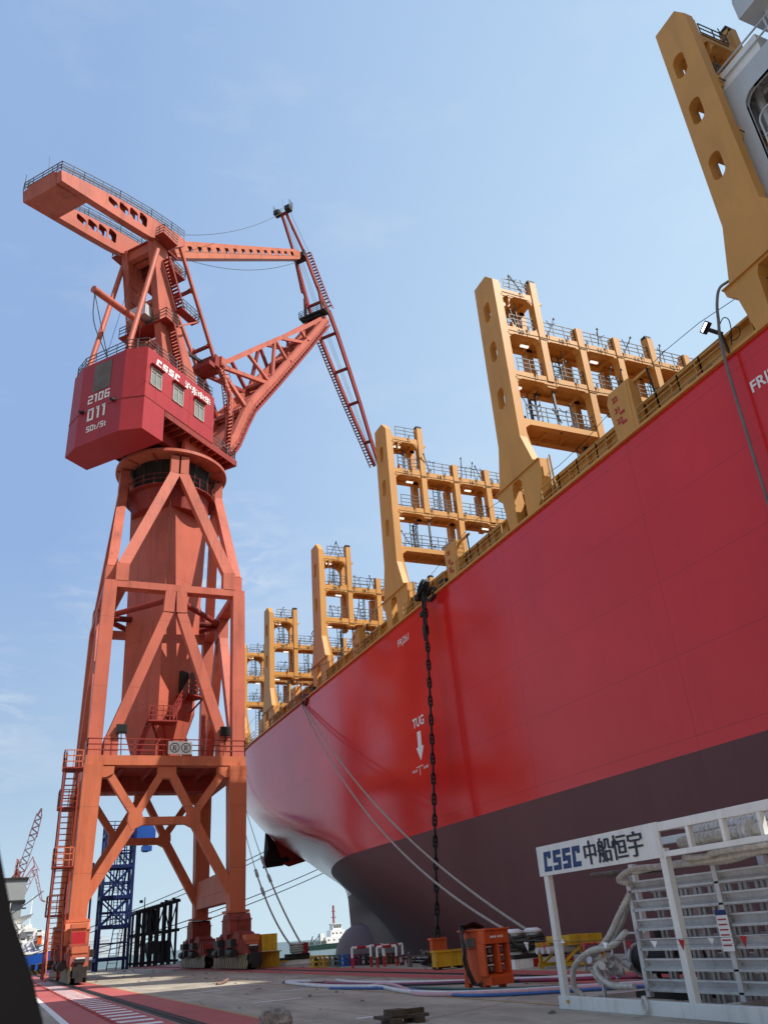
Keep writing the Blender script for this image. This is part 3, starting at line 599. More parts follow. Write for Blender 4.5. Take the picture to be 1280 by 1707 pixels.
m=M()
for u,z,v in((30.86,78.35,1.3),(34.2,74.3,1.1),(37.4,70.4,.9),(41.2,65.75,.5),(27.55,81.8,1.2),(23.7,87.6,.9),(19.6,92.3,.5)):
    m.cut(); m.bar(U(u,-v,z),U(u,v,z),.34,.34)
    for s in(-1,1): m.plate([[(u-.5,z+.6),(u+.5,z-.6),(u,z)]],lambda a,b:U(a,s*v-.1,b),NN*.2)
m.build('fly_jib_crossbar',darkred,crane)
m=M(); ubx(m,26.3,27.6,-2.1,2.1,79.0,79.25); ubx(m,26.6,27.9,-1.2,1.2,78.6,79.6); m.cut(); ubx(m,18.9,19.8,-1.3,-.5,92.2,92.9); m.cut(); ubx(m,18.9,19.8,.5,1.3,92.2,92.9); m.cut(); ubx(m,23.0,24.3,-.95,.95,87.0,87.7); m.build('fly_jib_platform',iron,crane)
m=M(); rail(m,[U(26.3,-2.1,79.25),U(26.3,2.1,79.25)],1,.6,.025); rail(m,[U(26.3,2.1,79.25),U(27.6,2.1,79.25)],1,.6,.025)
for s in(-1,1): m.cut(); rail(m,[U(18.9,s*1.3,92.9),U(19.8,s*1.3,92.9),U(19.8,s*.5,92.9)],.9,.4,.022)
m.cut()
for a,b in zip(FP,FP[1:]): m.bar(U(a[0]+.7,-a[2]-.2,a[1]+.9),U(b[0]+.7,-b[2]-.2,b[1]+.9),.04)
m.bar(U(19.4,0,92.8),U(19.2,0,94.8),.04); m.build('fly_jib_railing',railg,crane)
m=M()
def steps(a,b,o,side):
    p=U(a[0]+o,side*a[2],a[1]+o); q=U(b[0]+o,side*b[2],b[1]+o); n=int((q-p).length/.42)
    for i in range(n): c=p+(q-p)*i/n; m.bar(c,c+NN*(side*.55),.22,.07)
    m.bar(p+NN*side*.6,q+NN*side*.6,.07,.22)
for a,b in zip(FP[1:],FP[2:]): steps(a,b,.55,-1)
m.cut()
for a,b in zip(FL,FL[1:]): steps(a,b,-.2,1)
m.build('fly_jib_steps',darkred,crane)
m=M()
for v in(-.35,-.1,.15): m.cut(); m.bar(U(20,v,91.8),U(28.2,v,80.6),.03); m.cut(); m.bar(U(28.9,v,80.0),U(43.4,v*.6,62.8),.03)
m.build('hoist_rope',railg,crane)
# hoist ropes that fall behind the portal
# ---------------------------------------------------------------- the container ship
SH=math.tan(R(.9))
def S(x,y,z): return V((x-SH*y,y,z))
XS=22.4; XC=47.
ship=thing('container_ship',(XS,30,-3),'huge red hulled container ship with maroon bottom and ochre lashing bridges moored along the quay','ship')
def itp(x,xs,ys):
    if x<=xs[0]: return ys[0]
    for i in range(len(xs)-1):
        if x<=xs[i+1]: return ys[i]+(ys[i+1]-ys[i])*(x-xs[i])/(xs[i+1]-xs[i])
    return ys[-1]
ZK=[-4,0,1.7,2.9,4.25,5.4,6.8,7.67,8.92,10.65,12.4,14.8,19.4]; YK=[26,33,38,42.1,47.6,52.5,57.3,59.9,65.8,71.7,76.2,79.4,80]
def hull(y,z):
    ys=itp(z,[-3,2.7,6.4,19.4],[120.2,120.2,120.8,133]); y0=itp(z,ZK,YK); u=min(1,max(0,(y-y0)/(ys-y0)))
    t=itp(z,[4,8],[1,0]); n=itp(z,[6,9,11.3,14.8,19],[1.2,1.3,1.5,1.9,2.2])
    sh=.35*max(0,(u<.06)*(0)) 
    return XS+(XC-XS)*((1-t)*u**n+t*u*u*(3-2*u)), ys
hm=bpy.data.materials.new('hull_paint'); hm.use_nodes=True; n=hm.node_tree.nodes; l=hm.node_tree.links; b=n['Principled BSDF']
b.inputs['Roughness'].default_value=.22; b.inputs['Specular IOR Level'].default_value=.42
g=n.new('ShaderNodeNewGeometry'); sp=n.new('ShaderNodeSeparateXYZ'); l.new(g.outputs['Position'],sp.inputs[0])
def mth(op,a,bb=None,c=None):
    q=n.new('ShaderNodeMath'); q.operation=op
    for i,v in enumerate((a,bb,c)):
        if v is None: continue
        if isinstance(v,(int,float)): q.inputs[i].default_value=v
        else: l.new(v,q.inputs[i])
    return q.outputs[0]
def mixc(f,c1,c2):
    q=n.new('ShaderNodeMixRGB')
    l.new(f,q.inputs['Fac'])
    for k,c in (('Color1',c1),('Color2',c2)):
        if isinstance(c,tuple): q.inputs[k].default_value=(*c,1)
        else: l.new(c,q.inputs[k])
    return q.outputs[0]
no=n.new('ShaderNodeTexNoise'); no.inputs['Scale'].default_value=.22; no.inputs['Detail'].default_value=5; l.new(g.outputs['Position'],no.inputs['Vector'])
mpn=n.new('ShaderNodeMapping'); mpn.inputs['Scale'].default_value=(1,1,.08); l.new(g.outputs['Position'],mpn.inputs[0])
n2=n.new('ShaderNodeTexNoise'); n2.inputs['Scale'].default_value=.9; n2.inputs['Detail'].default_value=8; n2.inputs['Roughness'].default_value=.7; l.new(mpn.outputs[0],n2.inputs['Vector'])
f1=n.new('ShaderNodeMapRange'); f1.inputs[1].default_value=.35; f1.inputs[2].default_value=.7; l.new(no.outputs['Fac'],f1.inputs[0])
red=mixc(f1.outputs[0],(.62,.016,.013),(.70,.020,.017)); red=mixc(mth('MULTIPLY',mth('SUBTRACT',n2.outputs['Fac'],.5),.8),red,(.40,.012,.014))
mar=mixc(n2.outputs['Fac'],(.095,.030,.030),(.145,.050,.048))
isr=mth('GREATER_THAN',sp.outputs['Z'],6.42); col=mixc(isr,mar,red)
# welded plate seams: long strakes and staggered butts
def line(c,per,off,wd): return mth('LESS_THAN',mth('ABSOLUTE',mth('SUBTRACT',mth('FRACT',mth('ADD',mth('DIVIDE',c,per),off)),.5)),wd/per)
s1=line(sp.outputs['Z'],2.95,.15,.018); s2=line(sp.outputs['Y'],10.4,.3,.018)
seam=mth('MAXIMUM',s1,s2); col=mixc(mth('MULTIPLY',seam,.28),col,(.10,.012,.014))
l.new(col,b.inputs['Base Color'])
wv=n.new('ShaderNodeTexNoise'); wv.inputs['Scale'].default_value=.55; wv.inputs['Detail'].default_value=2; l.new(g.outputs['Position'],wv.inputs['Vector'])
bp=n.new('ShaderNodeBump'); bp.inputs['Strength'].default_value=.13; bp.inputs['Distance'].default_value=.05; l.new(wv.outputs['Fac'],bp.inputs['Height'])
bq=n.new('ShaderNodeBump'); bq.inputs['Strength'].default_value=.4; bq.inputs['Distance'].default_value=.01; l.new(seam,bq.inputs['Height']); l.new(bp.outputs[0],bq.inputs['Normal'])
l.new(bq.outputs[0],b.inputs['Normal'])
rg=mixc(isr,(.55,.55,.55),(.17,.17,.17)); l.new(rg,b.inputs['Roughness'])
# loft: port side and mirrored starboard side
zs=[-4,-1,0,.8,1.7,2.3,2.9,3.6,4.25,4.9,5.4,6.1,6.8,7.67,8.3,8.92,9.8,10.65,11.5,12.4,13.6,14.8,16,17.2,18.4,19.4]
m=M(); NT=64
ks=[0]+[ (k/NT) for k in range(1,NT+1)]
for sgn in(1,-1):
    base=len(m.v); rows=[]
    for z in zs:
        _,ys=hull(0,z); y0=min(24,24); row=[S(XC-sgn*(XC-XS),-110,z),S(XC-sgn*(XC-XS),-40,z),S(XC-sgn*(XC-XS),0,z)]
        for k in range(NT+1):
            y=24+(ys-24)*(k/NT); x,_=hull(y,z); row.append(S(XC-sgn*(XC-x),y,z))
        rows.append(row)
    nn=len(rows[0])
    for r_ in rows: m.v+=r_
    for i in range(len(zs)-1):
        for j in range(nn-1): m.f.append((base+i*nn+j,base+i*nn+j+1,base+(i+1)*nn+j+1,base+(i+1)*nn+j))
nb=nn*len(zs)
o=len(m.v); m.v+=[S(XS,-110,-4),S(2*XC-XS,-110,-4),S(2*XC-XS,-110,19.4),S(XS,-110,19.4)]; m.f.append((o,o+1,o+2,o+3))
hullo=m.build('hull',hm,ship,smooth=True)
m=M(); c=S(XC,116.2,-1.6)                       # bulbous forefoot
for i in range(13):
    for j in range(20):
        a=-math.pi/2+math.pi*i/12; t=2*math.pi*j/20; m.v.append(c+V((1.8*math.cos(a)*math.cos(t),10.0*math.sin(a)*1,4.6*math.cos(a)*math.sin(t))))
for i in range(12):
    for j in range(20): m.f.append((i*20+j,i*20+(j+1)%20,(i+1)*20+(j+1)%20,(i+1)*20+j))
m.build('bulbous_bow',hm,ship,smooth=True)
m=M(); top=[]
pl=[]
for k in range(NT+1):
    y=-110+244*(k/NT) if k<NT else 134
    x,_=hull(y,19.4); pl.append((x,y))
for z in(19.28,19.4):
    pass
n_=len(pl); m.add([S(x+.02,y,19.38) for x,y in pl]+[S(2*XC-x-.02,y,19.38) for x,y in pl],[(i,i+1,n_+i+1,n_+i) for i in range(n_-1)])
m.build('main_deck',mat('deck_red_oxide',(.10,.035,.03),.8,.2,.5),ship)
m=M()
y=-110.
gp=[(-110,)]+[(24+2.2*k,) for k in range(0,34)]
P=[]
for (y,) in gp: x,_=hull(y,19.4); P.append(S(x-.06,y,19.42))
for a,b_ in zip(P,P[1:]): m.bar(a,b_,.18,.12)
m.build('sheer_strake',yel,ship)
# hatch coamings and deck edge clutter
m=M(); ends=[]
def cb(x0,x1,y0,y1,z0,z1):
    Q=[S(x,y,z) for x in(x0,x1) for y in(y0,y1) for z in(z0,z1)]
    m.add(Q,[(0,1,3,2),(4,6,7,5),(0,4,5,1),(2,3,7,6),(0,2,6,4),(1,5,7,3)])
cb(XS+1.0,2*XC-XS-1,-100,79,19.38,20.85); cb(XS+.7,XS+1.6,-100,79.1,20.85,20.95); cb(XS+.88,XS+1.0,-100,79,20.2,20.26)
for k in range(62): yy=-10+k*1.45; cb(XS+.72,XS+1.0,yy,yy+.05,19.38,20.85)
cb(XC-14,XC+14,84,90,19.38,21.0)
m.build('hatch_coaming',yel,ship)
m=M(); cb(XS+1.6,2*XC-XS-1.6,-100,79,20.86,21.0); m.build('hatch_cover',mat('deck_red_oxide',(.10,.035,.03)),ship)
m=M()
for yf in(21.,39,55.6,71.6):
    yy=yf-3; m.cut()
    for k in range(3): 
        x0=XS+.55; m.bar(S(x0,yy+k*.9,19.4),S(x0,yy+k*.9,20.1),.08); m.bar(S(x0,yy+k*.9,20.1),S(x0,yy+k*.9+.5,20.1),.08)
for k in range(24):
    yy=4+k*3.3; m.cut(); m.box(S(XS+.8,yy,19.75),(.22,.3+.3*(k%3),.35+.15*(k%2))); m.cut(); m.cyl(S(XS+.75,yy+1.2,19.4),S(XS+.75,yy+1.2,20.2+.2*(k%2)),.07,n=6)
m.build('deck_fittings',rails_y,ship)
m=M(); pts=[]; y=-8.
segs=[(-8,13.0),(17.0,21.9),(23.3,29.2),(33.1,38.2),(39.8,45.6),(49.6,54.8),(56.3,61.4),(65.5,70.6),(72.2,77.6),(81.6,88),(88,96)]
for a,b_ in segs:
    q=[S(hull(a+(b_-a)*i/4,19.4)[0]+.05,a+(b_-a)*i/4,19.42) for i in range(5)]; rail(m,q,1.0,1.5,.022,rows=(1,.68,.36)); m.cut()
m.build('deck_edge_railing',rails_y,ship)
m=M(); m.tube([S(XS+.4,y_,21.6+.5*math.sin(y_*.4)) for y_ in range(-4,92,2)],.018,4); m.build('deck_light_cable',rub,ship)
text('2•',S(XS+.68,19.1,19.62),(0,-1,0),ZZ,1.0,redm,'bay_number',ship,bold=.02)
for y_ in(30,48.0): text('2•',S(XS+.68,y_-6,19.62),(0,-1,0),ZZ,.9,redm,'bay_number',ship,bold=.02)
# lashing bridges
def bridge(yf,low=0,dx=0,nposts=9,first=False):
    off=-2.87*low; yn=yf-(1.62 if first else 1.95); x0=XS+dx; zt=35.85+off; zb=22.0
    def s(a,b,x=0): return S(x0+x,a,b)
    m=M()
    hl=[rr(yn+1.0,z+off,.62,1.35,.3) for z in(33.35,30.45,27.2)] if not low else [rr(yn+1.0,z,.62,1.35,.3) for z in(30.5,27.2)]
    # outline: (y,z) y increases away from the camera
    if first: zt+=.4
    ol=[(yn,zt-.75),(yn+.4 if first else yn+.65,zt),(yf,zt),(yf+.02,24.5),(yf+.5,zb+.25),(yf+.55,zb),(yn-1.2,zb),(yn-.8,zb+.25),(yn-.1,24.1)]
    if first: ol[-3:]=[(yn-2.2,zb),(yn-1.7,zb+.25),(yn-.1,24.3)]
    m.plate([ol]+[h_[::-1] for h_ in hl],lambda a,b:s(a,b),(.42,0,0))
    # foot plate below: two legs with an arched opening, wider shoulder above
    e1=-2.9 if first else -1.35
    ow=3.2 if first else 1.55
    foot=[(yf+.85,zb),(yf+.78,zb-.35),(yf+.4,21.3),(yf+.1,19.42),(yf-.62,19.42),(yf-.66,21.55),(yf-.8,21.86),(yf-ow+.2,21.86),(yf-ow,21.6),(yf-ow-.05,19.42),(yn+e1+.75 if not first else yn+e1-.8,19.42),(yn+e1,21.0),(yn+e1,zb)]
    m.plate([foot],lambda a,b:s(a,b),(.55,0,0))
    m.bar(s(yf+.86,zb,.25),s(yn+e1,zb,.25),.7,.05)
    # return flange faces towards the camera and away
    for yy in(yn,yf-.35):
        P=[s(yy,24.2,.42),s(yy,zt-1.0,.42)]
        m.add([s(yy+.02,19.42,.4),s(yy+.02,zt-.9,.4),s(yy+.02,zt-.9,.52),s(yy+.02,24.5,.58),s(yy+.02,22.2,1.0 if yy==yn else .75),s(yy+.02,19.42,.95),
               s(yy+.3,19.42,.4),s(yy+.3,zt-.9,.4),s(yy+.3,zt-.9,.52),s(yy+.3,24.5,.58),s(yy+.3,22.2,1.0 if yy==yn else .75),s(yy+.3,19.42,.95)],
              [(0,1,2,3,4,5),(11,10,9,8,7,6),(0,6,7,1),(1,7,8,2),(2,8,9,3),(3,9,10,4),(4,10,11,5),(5,11,6,0)])
    br=m.build('lashing_bridge',yel,ship)
    lv=[31.2,28.05] if not low else [28.3,25.3]
    ztop=34.15+off
    def post(k,yy,z0,z1,w_=.42):
        x=2.85+2.74*(k-1); m=M(); 
        m.add([s(yy,z0,x-w_/2),s(yy+.55,z0,x-w_/2),s(yy+.55,z0,x+w_/2),s(yy,z0,x+w_/2),s(yy,z1-.15,x-w_/2),s(yy+.55,z1,x-w_/2),s(yy+.55,z1,x+w_/2),s(yy,z1-.15,x+w_/2)],[(3,2,1,0),(4,5,6,7),(0,1,5,4),(1,2,6,5),(2,3,7,6),(3,0,4,7)])
        m.build('guide_post',yel,br)
        if k in(1,4,6): 
            q=M(); q.box(s(yy+.3,z1+.02,x),(w_+.04,.4,.16)); q.build('post_cap',rub,br)
    for k in range(1,nposts):
        zt2=zt-.1 if k==1 else (32.95+off if k in(2,3,5) else 33.6+off)
        zb2=28.3+off if k==1 else (19.4 if k in(2,4,6,8) else 28.2+off)
        if low: zb2=19.4 if k in(2,4,6,8) else 25.2
        post(k,yn,zb2,zt2)
        if k<8: post(k,yf-.5,zb2,(lv[0]+.2 if k!=1 else zt2-.5),.38)
    for k,zz in((1,34),):
        pass
    # cross beams with haunches
    def beam(z,h,x0_,x1_,name='cross_beam',haunch=True):
        for yy in(yn+.06,yf-.5):
            if yy>yn+.1: m=M(); m.bar(s(yy+.2,z+h-.2,x0_),s(yy+.2,z+h-.2,x1_),.4,.3); m.build(name,yel,br); continue
            m=M()
            pl_=[(x0_,z+h),(x1_,z+h),(x1_,z)]
            # haunched underside at each post
            x=x1_
            ps=[2.85+2.74*k for k in range(0,nposts-1)]
            ps=[p for p in ps if x0_<p<x1_ and haunch]
            for p in reversed(ps): pl_+=[(p+.5,z),(p+.22,z-.25),(p-.22,z-.25),(p-.5,z)]
            pl_+=[(x0_+.5,z),(x0_,z-.4)]
            m.plate([pl_],lambda a,b:s(yy,b,a),V((-SH*.42,.42,0))); m.build(name,yel,br)
        m=M(); Q=[s(y_,z_,x_) for x_ in(x0_,x1_) for y_ in(yn+.4,yf-.4) for z_ in(z+h*.72,z+h*.72+.06)]
        m.add(Q,[(0,1,3,2),(4,6,7,5),(0,4,5,1),(2,3,7,6),(0,2,6,4),(1,5,7,3)])
        xx=x0_+.6
        while xx<x1_:
            a=s(yn+.3,z+.15,xx); b2=s(yf-.3,z+.15,xx); m.bar(a,b2,.08,.22); xx+=1.37
        m.build('walkway_grating',yel,br)
    xe=2.85+2.74*(nposts-2)+.3
    beam(ztop,.42,.42,3.0)
    # arch corners of the top bay
    m=M()
    for yy in(yn+.08,yf-.45):
        for sx,xx in((1,.95),(-1,2.62)):
            m.cut()
            c=[(xx,ztop+.05)]+[(xx+sx*.75*(1-math.sin(t)),ztop+.05-.75*(1-math.cos(t))) for t in [R(9*i) for i in range(0,11)]]
            m.plate([c if sx>0 else c[::-1]],lambda a,b:s(yy,b,a),V((0,.36,0)))
            m.cut(); c=[(xx,lv[0]+.6)]+[(xx+sx*.45*(1-math.sin(t)),lv[0]+.6+.45*(1-math.cos(t))) for t in [R(18*i) for i in range(0,6)]]
            m.plate([c if sx<0 else c[::-1]],lambda a,b:s(yy,b,a),V((0,.36,0)))
    m.build('arch_corner',yel,br)
    beam(lv[0]+.08,.5,.42,xe); beam(lv[1]+.08,.5,.42,xe)
    if not low: beam(25.08,.34,.42,5.9,haunch=False)
    # railings, lashing gear, ladders
    m=M(); q=M()
    def rl(z,xa,xb):
        for yy in(yn+.2,yf-.25):
            m.cut(); rail(m,[s(yy,z,xa),s(yy,z,xb)],1.0,.68,.02,rows=(1,.7,.4))
        m.cut()
        k=xa+.3; q.cut()
        while k<xb:
            yy=random.choice((yn+.1,yf-.2)); a=s(yy,z+.1,k); b2=a+V((random.uniform(-.6,.6),random.uniform(-.3,.3),random.uniform(.9,1.5)))
            q.bar(a,b2,.045); q.box(b2,(.09,.09,.12)); q.tube([a+V((0,0,1)),a+V((.3,.1,.5+random.random()*.4)),a+V((.6,0,.95))],.022,4)
            k+=random.uniform(.7,1.5)
    rl(ztop+.42,.9,2.5)
    for z in lv:
        for k in range(0,nposts-2): 
            a=.9 if k==0 else 3.1+2.74*(k-1); rl(z+.62,a,(2.5 if k==0 else a+2.25))
    if not low: rl(25.5,.95,5.5)
    m.build('guard_railing',railg,br); q.build('lashing_rods',iron,br)
    m=M()
    L_=[(ztop,lv[0]+.6,1.4),(lv[0],lv[1]+.6,4.1),(lv[1],25.5 if not low else 21.,1.9)]
    if not low: L_.append((24.9,19.4,4.6))
    for z1,z0,x in L_: m.cut(); ladder(m,s(yf-.8,z0,x),s(yf-.8,z1,x),V((.5,0,0)),.32,.022); ladder(m,s(yn+.5,z0,x+.25),s(yn+.5,z1,x+.25),V((.02,.45,0)),.32,.02)
    m.bar(s(yn+.3,lv[1],3.0),s(yn+.3,lv[1]-3,3.05),.12); m.bar(s(yf-.3,lv[1],2.4),s(yf-.3,lv[1]-3,2.4),.1)
    m.build('bridge_ladder',railg,br)
    m=M()
    for z,x in((lv[0]-.06,2.0),(lv[0]-.06,6.9),(lv[1]-.06,1.0),(ztop-.05,1.2),(lv[1]-.06,8.0)): m.cut(); m.box(s(yn+.75,z,x),(.52,.14,.09))
    m.build('bridge_lamp',lampw,br)
    m=M(); m.box(s(yf-.3,26.1 if not low else 23.2,5.0),(.35,.9,1.1)); m.cut(); m.box(s(yf-.3,26.3 if not low else 23.2,5.9),(.5,.5,.9)); m.build('junction_cabinet',greyw,br)
    m=M()
    for z,xb in((ztop,2.6),(lv[0]+.1,xe-.3),(lv[1]+.1,xe-.3)):
        m.cut(); m.tube([s(yn-.05,z+.04+.02*math.sin(3*x_*.5),x_*.5) for x_ in range(1,int(xb*2))],.028,5)
        x_=1.9
        while x_<xb: m.box(s(yn-.02,z+.55,x_),(.10,.06,.20)); m.bar(s(yn-.03,z+.04,x_),s(yn-.03,z+.5,x_),.03); x_+=1.37
    m.build('cable_conduit',mat('conduit_brown',(.16,.09,.04),.6,.3,3),br)
    for k,t_ in enumerate(('20','18','16','14','12')):
        if k<nposts-2: text(t_,s(yn+.035,lv[0]+.17,1.2+2.74*k),(1,0,0),ZZ,.42,iron,'row_number',br,bold=.01)
    # foot bracket, ladder and rope at the camera side
    m=M(); stairs(m,s(yf-.4,19.4,.75),s(yf-1.7,21.9,.75),V((.5,0,0)),7); m.cut()
    for k in range(4): m.bar(s(yf-1.75,19.8+.5*k,.4),s(yf-1.0,19.8+.5*k,.4),.05)
    m.cut(); m.bar(s(yn-1.6,21.9,.3),s(yn-1.6,19.4,.3),.07); m.tube([s(yn-1.9,21.9,.2),s(yn-1.95,20.5,.2),s(yn-2.3,19.5,.1)],.05,5)
    m.build('foot_ladder',rails_y,br)
    # plant beside the row of bridges: free standing end pillar half way down the bay
    yp=yf-9.0
    m=M(); m.plate([[(yp-1.1,22.0),(yp+.1,22.0),(yp+.3,21.6),(yp+.1,19.42),(yp-1.0,19.42),(yp-1.05,21.5)]],lambda a,b:s(a,b,-.02),(.5,0,0))
    m.bar(s(yp-1.1,19.4,.25),s(yp-1.1,22,.25),.5,.25); m.bar(s(yp-.9,21.9,.3),s(yp-2.3,21.9,.3),.12)
    pp=m.build('end_pillar',yel,ship)
    m=M()
    for i in range(9): 
        m.bar(s(yp-2.2-.02*i,21.9-.27*i,.2),s(yp-2.2-.02*(i+1),21.9-.27*(i+1),.2),.06)
    m.build('striped_pole',rub,pp)
    for k,t_ in enumerate(('22','21','23')): text(t_,s(yp-.05-.02*k,21.4-.55*k,-.04),(0,-1,0),ZZ,.36,redm,'bay_marking',pp,bold=.02)
    m=M()
    for k in range(2): m.cut(); m.box(s(yp-.5,20.72-.5*k,-.03),(.03,.3,.12))
    m.build('lashing_eye',redm,pp)
bridge(15.4,first=True,nposts=9); bridge(32.15); bridge(48.7,dx=.38); bridge(64.5,low=1,dx=.55); bridge(80.7,low=1,dx=.82,nposts=9); bridge(92.6,low=1,dx=1.15,nposts=8)
for yf in(-1.5,-18,-34): bridge(yf,nposts=5)
# accommodation block
m=M()
def sb(m,x0,x1,y0,y1,z0,z1):
    Q=[S(x,y,z) for x in(x0,x1) for y in(y0,y1) for z in(z0,z1)]
    m.add(Q,[(0,1,3,2),(4,6,7,5),(0,4,5,1),(2,3,7,6),(0,2,6,4),(1,5,7,3)])
sb(m,XS+3.4,2*XC-XS-3.4,-4,11.0,19.4,44)
acc=m.build('accommodation_block',greyw,ship)
m=M(); A=[S(XS+1.1,0,0)]
# side screen with large rounded openings, seen over the first bridge
ol=[(-4,30.85),(14.1,30.85),(14.1,22.5),(-4,22.5)]
hl=[rr(10.6,27.6,5.4,4.2,.55)[::-1],rr(3.6,27.6,5.4,4.2,.55)[::-1]]
m.plate([ol]+hl,lambda a,b:S(XS+.75,a,b),(.12,0,0))
for r_ in hl:
    for a,b in zip(r_,r_[1:]+r_[:1]): m.add([S(XS+.75,a[0],a[1]),S(XS+.75,b[0],b[1]),S(XS+.95,b[0],b[1]),S(XS+.95,a[0],a[1])],[(0,1,2,3)])
sb(m,XS+.76,XS+5,-4,14.1,30.55,30.8); sb(m,XS+.9,XS+5,-4,14.1,22.5,22.7); sb(m,XS+.9,XS+3.4,13.9,14.1,22.6,30.5); sb(m,XS+.9,XS+5,-4,11.5,25.9,26.0)
m.build('side_screen',greyw,acc)
m=M(); sb(m,XS+.85,XS+2.8,12.0,14.6,30.8,31.9); m.build('deck_locker',white,acc)
m=M(); sb(m,XS+.35,XS+8,-6,12.05,32.6,33.7); sb(m,XS+1.0,XS+1.5,-6,11.4,32.0,32.6); m.build('bridge_wing',greyw,acc)
m=M()
for k in range(10): m.bar(S(XS+.4,11.9-k*1.3,33.7),S(XS+.4,11.9-k*1.3-1.0,35.2),.14); 
m.bar(S(XS+.4,11.95,33.7),S(XS+.4,11.95,35.2),.12); rail(m,[S(XS+.4,11.95,33.7),S(XS+.4,-5,33.7)],1.4,1.3,.05,rows=(1,.5))
m.build('wing_railing',greyw,acc)
m=M()
rail(m,[S(XS+.78,14.0,30.85),S(XS+.78,-4,30.85)],1.15,2.6,.03,rows=(1,.5)); 
for c in((10.8,28.1),(4.0,28.1)): m.cut(); m.tube([S(XS+.7,a,b) for a,b in rr(c[0],c[1]-1.0,4.4,2.2,.35)],.045,5,True); m.bar(S(XS+.7,c[0]-2.2,c[1]-1.0),S(XS+.7,c[0]+2.2,c[1]-1.0),.06); m.bar(S(XS+.7,c[0],c[1]+.1),S(XS+.7,c[0],c[1]-2.1),.06)
m.build('screen_railing',greyw,acc)
m=M()
for k in range(4): m.cyl(S(XS+1.8+.5*k,-4,30.2-.15*k),S(XS+1.8+.5*k,13.6,30.2-.15*k),.13,n=8)
m.cut()
for k in range(9): m.bar(S(XS+1.0,13-1.8*k,30.4),S(XS+4.5,13-1.8*k,30.4),.12,.25); 
m.cyl(S(XS+1.6,13.2,22.6),S(XS+1.6,13.2,30.4),.18,n=8); m.build('pipe_run',steel,acc)
# hull markings
def hz(x_,y_,z_): return S(hull(y_,z_)[0]-.02,y_,z_)
text('FR|216',hz(0,16.45,17.45),(0,-1,0),ZZ,.62,wlet,'frame_mark',ship,bold=.02)
text('FR|261',hz(0,46.7,17.9),(0,-1,0),ZZ,.66,wlet,'frame_mark',ship,bold=.002)
m=M(); x=hull(44.6,11)[0]-.02; yc=44.75
text('TUG',S(x,45.45,12.35),(0,-1,0),ZZ,.78,wlet,'tug_mark',ship,bold=.02)
m.plate([[(yc-.24,12.05),(yc+.24,12.05),(yc+.24,11.15),(yc+.5,11.15),(yc,10.35),(yc-.5,11.15),(yc-.24,11.15)]],lambda a,b:S(x,a,b),(.012,0,0)); m.build('tug_arrow',wlet,ship)
text('FRAME',S(x,46.0,9.8),(0,-1,0),ZZ,.22,wlet,'bulkhead_mark',ship); text('FRAME',S(x,44.5,9.8),(0,-1,0),ZZ,.22,wlet,'bulkhead_mark',ship)
m=M(); m.box(S(x,45.0,10.05),(.012,.9,.04)); m.box(S(x,45.0,9.8),(.012,.04,.5)); m.build('mark_line',wlet,ship)
text('5',S(hull(91,18.3)[0]-.3,91.6,17.9),(0,-1,0),ZZ,.7,iron,'draught_digit',ship,bold=.03)
# anchor bolster and anchor under the flare
m=M(); c=V((29.9,100.5,10.9))
m.add([c+V(p) for p in((-2.3,-1.8,-1.0),(-.2,-2.0,-1.9),(2.6,-1.6,-1.2),(2.4,-1.5,1.0),(-1.7,-1.7,1.3),(-1.6,2.2,-.6),(.4,2.2,-1.2),(3.6,2.2,-.4),(3.6,2.2,3.6),(-1.0,2.2,3.6))],
 [(0,1,2,3,4),(9,8,7,6,5),(0,5,6,1),(1,6,7,2),(2,7,8,3),(3,8,9,4),(4,9,5,0)]); m.build('anchor_bolster',darkred,ship)
m=M(); q=c+V((-2.4,-1.9,0)); m.add([q+V(p) for p in((-.55,0,1.9),(-.2,.3,1.8),(.1,0,-1.6),(-.9,-.2,-2.0),(1.6,-.1,-1.75),(.5,0,.9),(-.3,-.5,.2))],[(0,1,5,2,3),(0,3,6),(0,6,5),(6,3,4),(6,4,5),(2,4,3),(5,4,2)])
m.cyl(q+V((.3,0,-1.3)),q+V((2.2,.2,-1.1)),.35,n=8); m.build('anchor',iron,ship)
# bollard fittings at the rope fairleads on deck edge
for (yy,z_) in((41.4,19.6),(65.4,19.3),(90,18.9)):
    m=M(); xx=hull(yy,19)[0]; m.tube([S(xx-.05,yy+.55*math.cos(t),z_+.35*math.sin(t)) for t in [k*math.pi/6 for k in range(12)]],.13,6,True)
    m.box(S(xx+.5,yy-.9,19.8),(.5,.6,.8)); m.box(S(xx+.5,yy+1.1,19.8),(.6,.7,.6)); m.build('fairlead',iron,ship)
# ---- chain, ropes, hose and floodlight that hang over the side
def link(m,c,d,side,L_=.72,Wd=.42,r=.072):
    pts=[]
    for k in range(12):
        a=2*math.pi*k/12; ca,sa=math.cos(a),math.sin(a)
        pts.append(c+side*(Wd/2-r)*ca+d*((L_/2-Wd/2)*(1 if sa>0 else -1)*min(1,abs(sa)*1.6)+(Wd/2-r)*sa))
    m.tube(pts,r,6,True); m.bar(c-side*(Wd/2-r),c+side*(Wd/2-r),.07)
m=M(); a=V((21.05,41.0,19.5)); b_=V((20.05,41.3,1.0)); n_=35
pp=[a+(b_-a)*(k/n_)+V((.12*math.sin(math.pi*k/n_),0,0)) for k in range(n_+1)]
for k in range(n_):
    c=(pp[k]+pp[k+1])/2; d=(pp[k+1]-pp[k]).normalized()
    s_=V((0,1,0)) if k%2 else d.cross(V((0,1,0))).normalized()
    s_=(s_+ .5*(V((0,1,0)) if not k%2 else d.cross(V((0,1,0))).normalized())).normalized()
    link(m,c,d,s_)
